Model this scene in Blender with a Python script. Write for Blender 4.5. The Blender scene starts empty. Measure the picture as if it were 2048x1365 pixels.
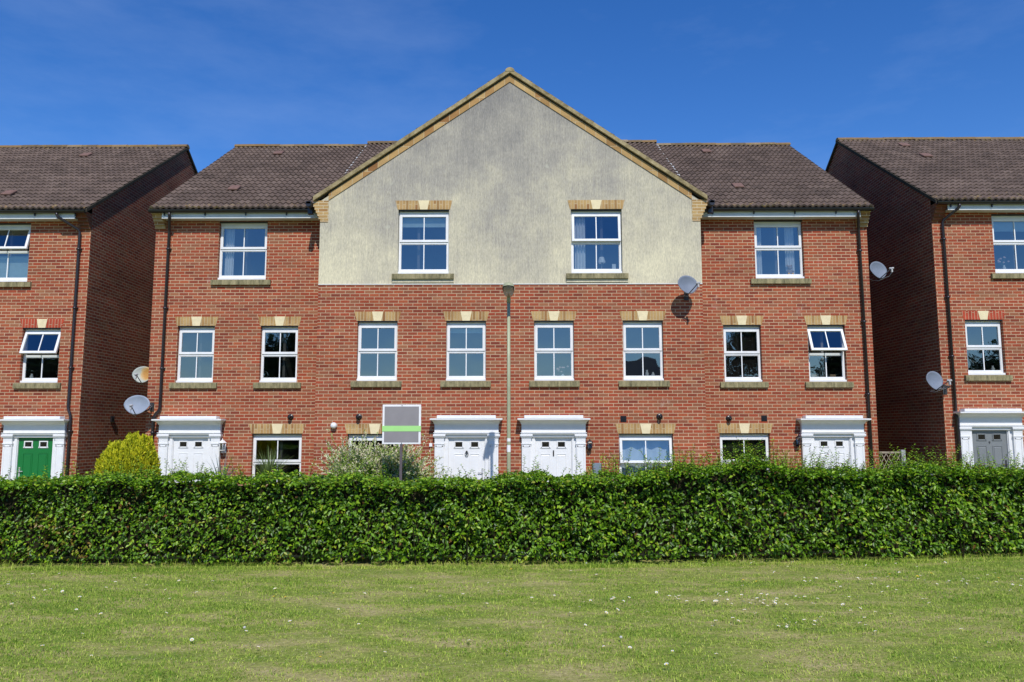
import bpy, math, random
import numpy as np
from mathutils import Vector, Matrix, noise as mnoise
random.seed(7)
RNG = np.random.default_rng(11)
R = math.radians
sc = bpy.context.scene
C = sc.collection

# ------------------------------------------------------------------ camera
CAMX, EYE = 0.17, 1.70
cam_d = bpy.data.cameras.new('camera')
cam = bpy.data.objects.new('camera', cam_d)
C.objects.link(cam)
cam.location = (CAMX, 0, EYE)
cam.rotation_euler = (Matrix.Rotation(R(0.4), 3, 'Z') @ Matrix.Rotation(R(90 + 6.6), 3, 'X') @ Matrix.Rotation(R(-0.05), 3, 'Z')).to_euler()
cam_d.sensor_width = 36
cam_d.lens = 36 * 1555 / 2048
cam_d.clip_start = 0.1
cam_d.clip_end = 2000
sc.camera = cam

# ------------------------------------------------------------------ sky and sun
SUN_EL, SUN_AZ = R(46), R(9)            # azimuth: towards +x from straight behind the camera
to_sun = Vector((math.sin(SUN_AZ) * math.cos(SUN_EL), -math.cos(SUN_AZ) * math.cos(SUN_EL), math.sin(SUN_EL)))
world = bpy.data.worlds.new('World')
sc.world = world
world.use_nodes = True
wn = world.node_tree
bg = wn.nodes['Background']
sky = wn.nodes.new('ShaderNodeTexSky')
sky.sky_type = 'NISHITA'
sky.sun_disc = False
sky.sun_elevation = SUN_EL
sky.sun_rotation = math.pi - SUN_AZ
sky.altitude = 0
sky.air_density = 1.0
sky.dust_density = 0.0
sky.ozone_density = 5.0
hs = wn.nodes.new('ShaderNodeHueSaturation')
hs.inputs['Saturation'].default_value = 1.27
hs.inputs['Hue'].default_value = 0.512
# faint wisps of high cloud
tc = wn.nodes.new('ShaderNodeTexCoord')
mp = wn.nodes.new('ShaderNodeMapping'); mp.inputs['Scale'].default_value = (2.2, 2.2, 7.0); mp.inputs['Rotation'].default_value = (0.2, 0.35, 0)
nz = wn.nodes.new('ShaderNodeTexNoise'); nz.inputs['Scale'].default_value = 1.3; nz.inputs['Detail'].default_value = 7; nz.inputs['Roughness'].default_value = 0.62
cr = wn.nodes.new('ShaderNodeValToRGB'); cr.color_ramp.elements[0].position = 0.46; cr.color_ramp.elements[1].position = 0.95
cr.color_ramp.elements[0].color = (0, 0, 0, 1); cr.color_ramp.elements[1].color = (0.10, 0.10, 0.10, 1)
mx = wn.nodes.new('ShaderNodeMix'); mx.data_type = 'RGBA'
mx.inputs[7].default_value = (7.0, 8.0, 9.5, 1)
L = wn.links
L.new(tc.outputs['Generated'], mp.inputs['Vector']); L.new(mp.outputs[0], nz.inputs['Vector']); L.new(nz.outputs['Fac'], cr.inputs[0])
L.new(sky.outputs[0], hs.inputs['Color']); L.new(hs.outputs[0], mx.inputs[6]); L.new(cr.outputs[0], mx.inputs[0])
L.new(mx.outputs[2], bg.inputs['Color'])
bg.inputs['Strength'].default_value = 0.135
sun_d = bpy.data.lights.new('sun', 'SUN')
sun_d.energy = 4.0
sun_d.angle = R(0.53)
sun_d.color = (1.0, 0.955, 0.89)
sun = bpy.data.objects.new('sun', sun_d)
sun.rotation_euler = (-to_sun).to_track_quat('-Z', 'Y').to_euler()
sun.location = (5, -30, 40)
C.objects.link(sun)
sc.view_settings.view_transform = 'Standard'
sc.view_settings.look = 'None'
sc.view_settings.gamma = 1
sc.view_settings.exposure = 0.14
sc.cycles.max_bounces = 8
sc.cycles.transparent_max_bounces = 12

# ------------------------------------------------------------------ materials
def srgb(r, g, b):
    f = lambda c: (c / 255 / 12.92) if c / 255 <= 0.04045 else ((c / 255 + 0.055) / 1.055) ** 2.4
    return (f(r), f(g), f(b), 1)
class NT:
    def __init__(s, name):
        s.m = bpy.data.materials.new(name); s.m.use_nodes = True
        s.t = s.m.node_tree; s.b = s.t.nodes['Principled BSDF']; s.out = s.t.nodes['Material Output']
    def n(s, typ, **kw):
        nd = s.t.nodes.new('ShaderNode' + typ)
        for k, v in kw.items():
            if k in nd.bl_rna.properties: setattr(nd, k, v)
            else: nd.inputs[k.replace('_', ' ')].default_value = v
        return nd
    def l(s, a, b): s.t.links.new(a, b)
    def noise(s, vec, scale, detail=4, rough=0.55, dims=None):
        nd = s.n('TexNoise'); nd.inputs['Scale'].default_value = scale; nd.inputs['Detail'].default_value = detail; nd.inputs['Roughness'].default_value = rough
        if vec is not None: s.l(vec, nd.inputs['Vector'])
        return nd.outputs['Fac']
    def ramp(s, fac, stops, interp='LINEAR'):
        nd = s.n('ValToRGB'); cr = nd.color_ramp; cr.interpolation = interp
        while len(cr.elements) < len(stops): cr.elements.new(0.5)
        for e, (p, c) in zip(cr.elements, stops):
            e.position = p; e.color = c if len(c) == 4 else (*c, 1)
        s.l(fac, nd.inputs[0]); return nd.outputs[0]
    def mix(s, fac, a, b, mode='MIX'):
        nd = s.n('Mix', data_type='RGBA', blend_type=mode)
        for sock, v in ((nd.inputs[0], fac), (nd.inputs[6], a), (nd.inputs[7], b)):
            if isinstance(v, (float, int)): sock.default_value = v
            elif isinstance(v, tuple): sock.default_value = v if len(v) == 4 else (*v, 1)
            else: s.l(v, sock)
        return nd.outputs[2]
    def math(s, op, a, b=None, clamp=False):
        nd = s.n('Math', operation=op); nd.use_clamp = clamp
        for i, v in enumerate((a, b)):
            if v is None: continue
            if isinstance(v, (float, int)): nd.inputs[i].default_value = v
            else: s.l(v, nd.inputs[i])
        return nd.outputs[0]
    def mapping(s, vec, scale=(1, 1, 1), loc=(0, 0, 0), rot=(0, 0, 0)):
        nd = s.n('Mapping'); nd.inputs['Scale'].default_value = scale; nd.inputs['Location'].default_value = loc; nd.inputs['Rotation'].default_value = rot
        s.l(vec, nd.inputs['Vector']); return nd.outputs[0]
    def uv(s): return s.n('TexCoord').outputs['UV']
    def obj(s): return s.n('TexCoord').outputs['Object']
    def attr(s, name): return s.n('Attribute', attribute_name=name).outputs['Fac']
    def bump(s, h, dist=0.01, strength=0.6):
        nd = s.n('Bump'); nd.inputs['Distance'].default_value = dist; nd.inputs['Strength'].default_value = strength
        s.l(h, nd.inputs['Height']); s.l(nd.outputs[0], s.b.inputs['Normal'])
    def rough(s, v):
        if isinstance(v, (float, int)): s.b.inputs['Roughness'].default_value = v
        else: s.l(v, s.b.inputs['Roughness'])
    def col(s, c):
        if isinstance(c, tuple): s.b.inputs['Base Color'].default_value = c if len(c) == 4 else (*c, 1)
        else: s.l(c, s.b.inputs['Base Color'])
    def spec(s, v): s.b.inputs['Specular IOR Level'].default_value = v

def plain(name, rgb, rough=0.5, var=0.0, vscale=6, spec=0.5, metal=0.0, bump=0.0, bscale=60):
    t = NT(name); rgb = rgb if len(rgb) == 4 else (*rgb, 1)
    if var:
        o = t.obj(); f = t.noise(o, vscale, 5, 0.6)
        f2 = t.ramp(f, [(0.3, (1 - var,) * 3), (0.7, (1 + var * 0.4,) * 3)])
        t.col(t.mix(1.0, rgb, f2, 'MULTIPLY'))
        if bump: t.bump(t.noise(o, bscale, 3), 0.002, bump)
    else: t.col(rgb)
    t.rough(rough); t.spec(spec); t.b.inputs['Metallic'].default_value = metal
    return t.m

def brick_mat(name, stops, mortar, swap=False, bw=0.225, bh=0.075, dirt=0.25, off=(0, 0), msize=0.0078, frost=0.0):
    t = NT(name); uv = t.uv()
    v = t.mapping(uv, loc=(off[0], off[1], 0)) if not swap else t.mapping(uv, rot=(0, 0, R(90)), loc=(off[0], off[1], 0))
    wob = t.n('TexNoise'); wob.inputs['Scale'].default_value = 9; t.l(v, wob.inputs['Vector'])
    vm = t.n('VectorMath', operation='MULTIPLY_ADD'); t.l(wob.outputs['Color'], vm.inputs[0]); vm.inputs[1].default_value = (0.004, 0.004, 0); t.l(v, vm.inputs[2])
    br = t.n('TexBrick'); t.l(vm.outputs[0], br.inputs['Vector'])
    br.inputs['Scale'].default_value = 1; br.inputs['Brick Width'].default_value = bw; br.inputs['Row Height'].default_value = bh
    br.inputs['Mortar Size'].default_value = msize; br.inputs['Mortar Smooth'].default_value = 0.15; br.inputs['Bias'].default_value = 0
    br.offset = 0.5; br.offset_frequency = 2; br.squash = 1
    br.inputs['Color1'].default_value = (0, 0, 0, 1); br.inputs['Color2'].default_value = (1, 1, 1, 1); br.inputs['Mortar'].default_value = (0.5, 0.5, 0.5, 1)
    bc = t.ramp(br.outputs['Color'], stops)
    fine = t.noise(v, 45, 4, 0.7)
    bc = t.mix(1.0, bc, t.ramp(fine, [(0.25, (0.78,) * 3), (0.75, (1.2,) * 3)]), 'MULTIPLY')
    mid = t.noise(t.mapping(uv, scale=(0.5, 0.9, 1)), 1.1, 5, 0.6)
    mc = t.mix(t.noise(v, 6, 3), mortar, tuple(x * 0.72 for x in mortar[:3]) + (1,))
    c = t.mix(br.outputs['Fac'], bc, mc)
    c = t.mix(1.0, c, t.ramp(mid, [(0.28, (1 - dirt,) * 3), (0.72, (1.08,) * 3)]), 'MULTIPLY')
    band = t.noise(t.mapping(uv, scale=(0.35, 2.6, 1)), 1.5, 3, 0.6)
    c = t.mix(1.0, c, t.ramp(band, [(0.35, (0.90, 0.86, 0.84, 1)), (0.65, (1.07, 1.05, 1.03, 1))]), 'MULTIPLY')
    if frost:   # patches of pale efflorescence
        ef = t.noise(t.mapping(uv, scale=(1.4, 0.8, 1)), 1.7, 8, 0.75)
        c = t.mix(t.math('MULTIPLY', t.ramp(ef, [(0.62, (0,) * 3), (0.78, (1,) * 3)]), frost), c, (0.55, 0.45, 0.42, 1))
    t.col(c); t.rough(0.9); t.spec(0.2)
    h = t.math('SUBTRACT', t.math('MULTIPLY', fine, 0.25), br.outputs['Fac'])
    t.bump(h, 0.006, 0.7)
    return t.m

RED = [(0.0, srgb(124, 62, 48)), (0.18, srgb(143, 72, 51)), (0.36, srgb(157, 74, 51)), (0.52, srgb(146, 84, 62)), (0.68, srgb(164, 86, 57)), (0.84, srgb(138, 84, 63)), (1.0, srgb(154, 103, 74))]
YEL = [(0.0, srgb(150, 118, 76)), (0.3, srgb(174, 144, 96)), (0.7, srgb(182, 154, 106)), (0.88, srgb(158, 120, 76)), (1.0, srgb(138, 100, 64))]
RLIN = [(0.0, srgb(150, 62, 46)), (0.5, srgb(178, 78, 56)), (1.0, srgb(162, 70, 52))]
MORT = srgb(204, 175, 144)
M = {}
M['brick'] = brick_mat('red_brick', RED, MORT, frost=0.45, dirt=0.2)
M['brick_side'] = brick_mat('red_brick_weathered', [(p, tuple(x * 0.8 for x in c[:3]) + (1,)) for p, c in RED], srgb(176, 156, 134), off=(0.07, 0.02), dirt=0.35)  # red brick tones scaled darker, duller mortar, stronger mottling
M['soldier'] = brick_mat('yellow_soldier_brick', YEL, srgb(200, 178, 140), swap=True, bw=0.5, bh=0.072, dirt=0.12, msize=0.009)
M['soldier_red'] = brick_mat('red_soldier_brick', RLIN, srgb(200, 170, 140), swap=True, bw=0.5, bh=0.072, dirt=0.12, msize=0.006)
M['yellow'] = brick_mat('yellow_brick', YEL, srgb(214, 200, 168), dirt=0.2)
M['brown_corbel'] = brick_mat('brown_brick', [(0, srgb(110, 62, 40)), (1, srgb(134, 78, 52))], srgb(130, 110, 90), dirt=0.2)
M['keystone'] = plain('keystone_cast_stone', srgb(222, 208, 170), 0.85, 0.12, 9, 0.2)
M['upvc'] = plain('white_upvc', (0.76, 0.765, 0.77), 0.3, 0.10, 3)
M['paint_white'] = plain('white_gloss_paint', (0.73, 0.735, 0.74), 0.35, 0.06, 5)
M['bar'] = plain('white_glazing_bar', (0.78, 0.79, 0.80), 0.35)
M['fascia'] = plain('white_fascia_board', (0.60, 0.62, 0.62), 0.35, 0.14, 3)
M['black'] = plain('black_plastic', (0.012, 0.012, 0.015), 0.32, 0.2, 4)
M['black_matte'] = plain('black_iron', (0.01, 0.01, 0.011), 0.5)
M['pipe'] = plain('black_brown_pipe', (0.020, 0.016, 0.019), 0.35, 0.2, 3)
M['grey_dish'] = plain('grey_mesh_dish', (0.17, 0.20, 0.255), 0.6, 0.12, 5, 0.25)
M['pale_dish'] = plain('pale_grey_dish', (0.26, 0.30, 0.37), 0.6, 0.1, 5, 0.25)
M['dark_metal'] = plain('dark_grey_metal', (0.05, 0.05, 0.055), 0.45, 0.2, 8, metal=0.3)
M['lnb'] = plain('lnb_grey', (0.42, 0.42, 0.43), 0.5)
M['green_door'] = plain('green_door_paint', srgb(22, 110, 52), 0.3, 0.06, 3)
M['grey_door'] = plain('grey_door_paint', srgb(118, 122, 124), 0.35, 0.06, 3)
M['dark_glass'] = plain('dark_obscured_glass', (0.02, 0.018, 0.014), 0.12, 0.4, 20)
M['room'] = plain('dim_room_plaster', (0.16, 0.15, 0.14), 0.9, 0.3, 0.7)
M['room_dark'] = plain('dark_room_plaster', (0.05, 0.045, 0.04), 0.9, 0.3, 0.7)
M['curtain'] = plain('white_voile_curtain', (0.72, 0.74, 0.75), 0.9, 0.1, 12)
M['curtain_grey'] = plain('pale_blue_curtain', (0.50, 0.58, 0.66), 0.9, 0.1, 6)
M['blind'] = plain('pale_green_roller_blind', (0.42, 0.55, 0.56), 0.9, 0.1, 6)
M['dark_blind'] = plain('dark_slat_blind', (0.06, 0.045, 0.04), 0.5)
M['lamp_paint'] = plain('olive_lamp_paint', srgb(164, 166, 134), 0.45, 0.16, 5)
M['lamp_bowl'] = plain('dusty_clear_bowl', (0.36, 0.30, 0.25), 0.25, 0.35, 30)
M['sign_grey'] = plain('grey_sign_face', srgb(138, 134, 135), 0.55, 0.10, 5)
M['sign_white'] = plain('white_sign_board', (0.80, 0.80, 0.80), 0.5, 0.05, 5)
M['sign_green'] = plain('pale_green_stripe', srgb(164, 220, 132), 0.5, 0.05, 5)
M['post'] = plain('dark_grey_timber_post', srgb(92, 84, 86), 0.8, 0.2, 9)
M['twig'] = plain('brown_twig', (0.024, 0.022, 0.012), 1.0, 0.3, 10, 0.05)  # also the hedge core, near-black to paint the shade inside
M['conifer_twig'] = plain('golden_conifer_inner', (0.16, 0.17, 0.012), 0.9, 0.3, 14)
M['bark'] = plain('grey_bark', (0.11, 0.085, 0.06), 0.95, 0.4, 6, bump=0.8, bscale=20)
M['timber'] = plain('weathered_timber', srgb(150, 140, 122), 0.85, 0.25, 8)
M['bin'] = plain('grey_bin_plastic', (0.10, 0.09, 0.09), 0.6, 0.2, 4)
M['verge'] = None
M['concrete'] = plain('pale_paving', (0.33, 0.31, 0.28), 0.9, 0.3, 3)
M['lead'] = plain('white_mortar_fillet', (0.50, 0.50, 0.52), 0.8, 0.3, 20)

def sill_mat():
    t = NT('weathered_stone_sill'); o = t.obj()
    a = t.noise(t.mapping(o, scale=(7, 7, 1.2)), 2.0, 6, 0.7)
    c = t.ramp(a, [(0.30, srgb(78, 76, 58)), (0.52, srgb(138, 130, 98)), (0.75, srgb(176, 164, 128))])
    t.col(t.mix(1.0, c, t.ramp(t.noise(o, 60, 3), [(0.3, (0.8,) * 3), (0.7, (1.15,) * 3)]), 'MULTIPLY')); t.rough(0.95); t.spec(0.2)
    t.bump(t.noise(o, 80, 3), 0.003, 0.5); return t.m
M['sill'] = sill_mat()

def verge_mat():
    t = NT('lichened_verge_mortar'); o = t.obj()
    a = t.noise(o, 5, 6, 0.7)
    c = t.ramp(a, [(0.32, srgb(102, 92, 68)), (0.5, srgb(146, 132, 98)), (0.72, srgb(174, 160, 126))])
    t.col(c); t.rough(0.95); t.spec(0.1); t.bump(t.noise(o, 30, 4), 0.006, 0.7); return t.m
M['verge'] = verge_mat()
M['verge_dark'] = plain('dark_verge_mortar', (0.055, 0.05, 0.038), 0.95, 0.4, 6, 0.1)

def render_mat():
    t = NT('stained_cream_render'); o = t.obj()
    sep = t.n('SeparateXYZ'); t.l(o, sep.inputs[0])
    z = sep.outputs['Z']; x = sep.outputs['X']
    big = t.noise(o, 0.55, 5, 0.55)
    mid = t.noise(t.mapping(o, scale=(1.0, 1, 1.15)), 1.3, 8, 0.7)
    streak = t.noise(t.mapping(o, scale=(26, 26, 1.1)), 1.3, 5, 0.7)
    fine = t.noise(t.mapping(o, scale=(60, 60, 9)), 1.5, 4, 0.7)
    # algae and soot: heavier high on the wall and in patches of its own
    hgt = t.math('MULTIPLY', t.math('SUBTRACT', z, 6.4), 0.105)
    ax = t.math('MULTIPLY', t.math('ABSOLUTE', x), -0.026)
    f = t.math('ADD', t.math('ADD', hgt, ax), t.math('MULTIPLY', big, 0.85))
    f = t.math('ADD', f, t.math('MULTIPLY', mid, 0.72))
    f = t.math('ADD', f, t.math('MULTIPLY', t.math('SUBTRACT', streak, 0.5), 0.52))
    f = t.math('SUBTRACT', f, 0.345, True)
    c = t.ramp(f, [(0.16, srgb(211, 203, 174)), (0.38, srgb(190, 183, 161)), (0.62, srgb(162, 157, 146)), (0.90, srgb(134, 131, 127))])
    c = t.mix(1.0, c, t.ramp(fine, [(0.25, (0.62,) * 3), (0.7, (1.20,) * 3)]), 'MULTIPLY')
    spots = t.noise(o, 2.6, 2, 0.4)
    c = t.mix(t.math('MULTIPLY', t.ramp(spots, [(0.74, (0,) * 3), (0.78, (1,) * 3)]), 0.5), c, srgb(186, 184, 166))
    t.col(c); t.rough(0.95); t.spec(0.15); t.bump(t.noise(o, 90, 4, 0.7), 0.004, 0.6)
    return t.m
M['render'] = render_mat()

def tile_mat(name, base):
    t = NT(name); o = t.obj(); r = t.attr('rnd'); li = t.attr('lich')
    c = t.ramp(r, [(0.0, base[0]), (0.35, base[1]), (0.7, base[2]), (0.955, base[3]), (0.975, srgb(134, 104, 94)), (1.0, srgb(136, 104, 94))])
    big = t.noise(o, 0.8, 5, 0.6)
    c = t.mix(1.0, c, t.ramp(big, [(0.3, (0.80,) * 3), (0.7, (1.16,) * 3)]), 'MULTIPLY')
    fn = t.noise(o, 26, 5, 0.7)
    c = t.mix(1.0, c, t.ramp(fn, [(0.25, (0.78,) * 3), (0.75, (1.2,) * 3)]), 'MULTIPLY')
    pale = t.ramp(t.noise(o, 9, 4, 0.7), [(0.60, (0,) * 3), (0.72, (1,) * 3)])
    c = t.mix(t.math('MULTIPLY', pale, 0.18), c, srgb(136, 130, 122))
    lf = t.math('ADD', t.math('MULTIPLY', li, 0.55), t.noise(o, 7, 5, 0.72))
    lm = t.ramp(lf, [(0.72, (0,) * 3), (0.86, (1,) * 3)])
    lc = t.ramp(t.noise(o, 16, 2), [(0.4, srgb(150, 112, 48)), (0.6, srgb(142, 136, 100))])
    c = t.mix(t.math('MULTIPLY', lm, 0.8), c, lc)
    t.col(c); t.rough(0.85); t.spec(0.25); t.bump(fn, 0.004, 0.5)
    return t.m
TB = [srgb(88, 75, 68), srgb(94, 80, 73), srgb(101, 86, 78), srgb(107, 92, 84)]
M['tile'] = tile_mat('brown_concrete_tile', TB)
M['ridge'] = tile_mat('ridge_concrete_tile', [srgb(108, 94, 74), srgb(124, 104, 76), srgb(134, 108, 70), srgb(140, 126, 104)])

def glass_mat(name, refl, tint=0.9, bumpy=0.5, seed=0.0):
    t = NT(name); t.t.nodes.remove(t.b)
    o = t.n('TexCoord').outputs['Object']
    nzt = t.n('TexNoise'); nzt.inputs['Scale'].default_value = 1.4; nzt.inputs['Detail'].default_value = 1
    t.l(t.mapping(o, loc=(seed, seed, seed)), nzt.inputs['Vector'])
    bp = t.n('Bump'); bp.inputs['Distance'].default_value = 0.01; bp.inputs['Strength'].default_value = bumpy; t.l(nzt.outputs['Fac'], bp.inputs['Height'])
    gl = t.n('BsdfGlossy'); gl.inputs['Roughness'].default_value = 0.012; gl.inputs['Color'].default_value = (0.70, 0.79, 0.82, 1); t.l(bp.outputs[0], gl.inputs['Normal'])
    tr = t.n('BsdfTransparent'); tr.inputs['Color'].default_value = (tint * 0.96, tint, tint * 0.98, 1)
    lw = t.n('LayerWeight'); lw.inputs['Blend'].default_value = 0.35
    fac = t.math('ADD', t.math('MULTIPLY', lw.outputs['Fresnel'], 0.5), refl, True)
    ms = t.n('MixShader'); t.l(fac, ms.inputs[0]); t.l(tr.outputs[0], ms.inputs[1]); t.l(gl.outputs[0], ms.inputs[2])
    t.l(ms.outputs[0], t.out.inputs['Surface']); return t.m
M['glass'] = glass_mat('window_glass', 0.21)
M['lantern_glass'] = glass_mat('lantern_glass', 0.15, 0.8)

def leaf_mat(name, stops, transl=0.25, rough=0.42, spec=0.45):
    t = NT(name); r = t.attr('rnd')
    c = t.ramp(r, stops)
    t.col(c); t.rough(rough); t.spec(spec)
    tl = t.n('BsdfTranslucent'); t.l(t.mix(1.0, c, (1.1, 1.25, 0.5, 1), 'MULTIPLY'), tl.inputs['Color'])
    ms = t.n('MixShader'); ms.inputs[0].default_value = transl
    t.l(t.b.outputs[0], ms.inputs[1]); t.l(tl.outputs[0], ms.inputs[2]); t.l(ms.outputs[0], t.out.inputs['Surface'])
    return t.m
M['hornbeam'] = leaf_mat('hornbeam_leaf', [(0.0, (0.022, 0.058, 0.006, 1)), (0.35, (0.066, 0.152, 0.007, 1)), (0.7, (0.155, 0.31, 0.010, 1)), (0.9, (0.32, 0.48, 0.02, 1)), (0.96, (0.24, 0.20, 0.03, 1)), (1.0, (0.18, 0.09, 0.02, 1))])
M['conifer'] = leaf_mat('golden_conifer_leaf', [(0.0, (0.20, 0.26, 0.008, 1)), (0.5, (0.48, 0.50, 0.010, 1)), (0.9, (0.68, 0.63, 0.015, 1)), (1.0, (0.55, 0.42, 0.02, 1))], 0.2, 0.7)
M['willow'] = leaf_mat('variegated_leaf', [(0.0, (0.14, 0.25, 0.03, 1)), (0.46, (0.29, 0.42, 0.07, 1)), (0.62, (0.46, 0.50, 0.22, 1)), (0.85, (0.66, 0.64, 0.48, 1)), (1.0, (0.66, 0.52, 0.44, 1))], 0.25, 0.6)
M['strap'] = leaf_mat('strap_leaf', [(0.0, (0.05, 0.09, 0.03, 1)), (0.6, (0.13, 0.20, 0.06, 1)), (1.0, (0.24, 0.30, 0.12, 1))], 0.15, 0.4)
M['strap_blue'] = leaf_mat('blue_strap_leaf', [(0.0, (0.08, 0.12, 0.10, 1)), (1.0, (0.20, 0.27, 0.25, 1))], 0.1, 0.4)
M['tree_leaf'] = leaf_mat('tree_leaf', [(0.0, (0.010, 0.022, 0.008, 1)), (0.6, (0.022, 0.05, 0.012, 1)), (1.0, (0.05, 0.09, 0.02, 1))], 0.15, 0.6)

def soil_mat():
    t = NT('mown_lawn'); o = t.obj()
    n1 = t.noise(t.mapping(o, scale=(0.5, 1.2, 1)), 2.0, 8, 0.72)
    n2 = t.noise(o, 24, 5, 0.75)
    c = t.ramp(n1, [(0.30, (0.12, 0.205, 0.028, 1)), (0.47, (0.25, 0.295, 0.06, 1)), (0.58, (0.38, 0.345, 0.13, 1)), (0.70, (0.48, 0.40, 0.21, 1))])
    c = t.mix(1.0, c, t.ramp(n2, [(0.25, (0.42,) * 3), (0.75, (1.4,) * 3)]), 'MULTIPLY')
    t.col(c); t.rough(0.95); t.spec(0.1); t.bump(n2, 0.02, 0.7); return t.m
M['lawn'] = soil_mat()
def grass_mat():
    t = NT('grass_blade'); r = t.attr('rnd')
    dry = t.attr('dry')
    g = t.ramp(r, [(0.0, (0.13, 0.27, 0.022, 1)), (0.5, (0.38, 0.53, 0.060, 1)), (1.0, (0.72, 0.78, 0.17, 1))])
    d = t.ramp(r, [(0.0, (0.32, 0.26, 0.12, 1)), (0.6, (0.52, 0.43, 0.23, 1)), (1.0, (0.68, 0.60, 0.38, 1))])
    c = t.mix(dry, g, d)
    t.col(c); t.rough(0.6); t.spec(0.25)
    tl = t.n('BsdfTranslucent'); t.l(c, tl.inputs['Color'])
    ms = t.n('MixShader'); ms.inputs[0].default_value = 0.38
    t.l(t.b.outputs[0], ms.inputs[1]); t.l(tl.outputs[0], ms.inputs[2]); t.l(ms.outputs[0], t.out.inputs['Surface'])
    return t.m
M['grass'] = grass_mat()
M['petal'] = plain('white_petal', (0.80, 0.80, 0.78), 0.6)
M['yolk'] = plain('yellow_floret', (0.75, 0.50, 0.03), 0.6)
M['clock'] = plain('dandelion_down', (0.45, 0.45, 0.42), 0.9)
M['stalk'] = plain('green_stalk', (0.10, 0.17, 0.04), 0.6)

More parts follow.
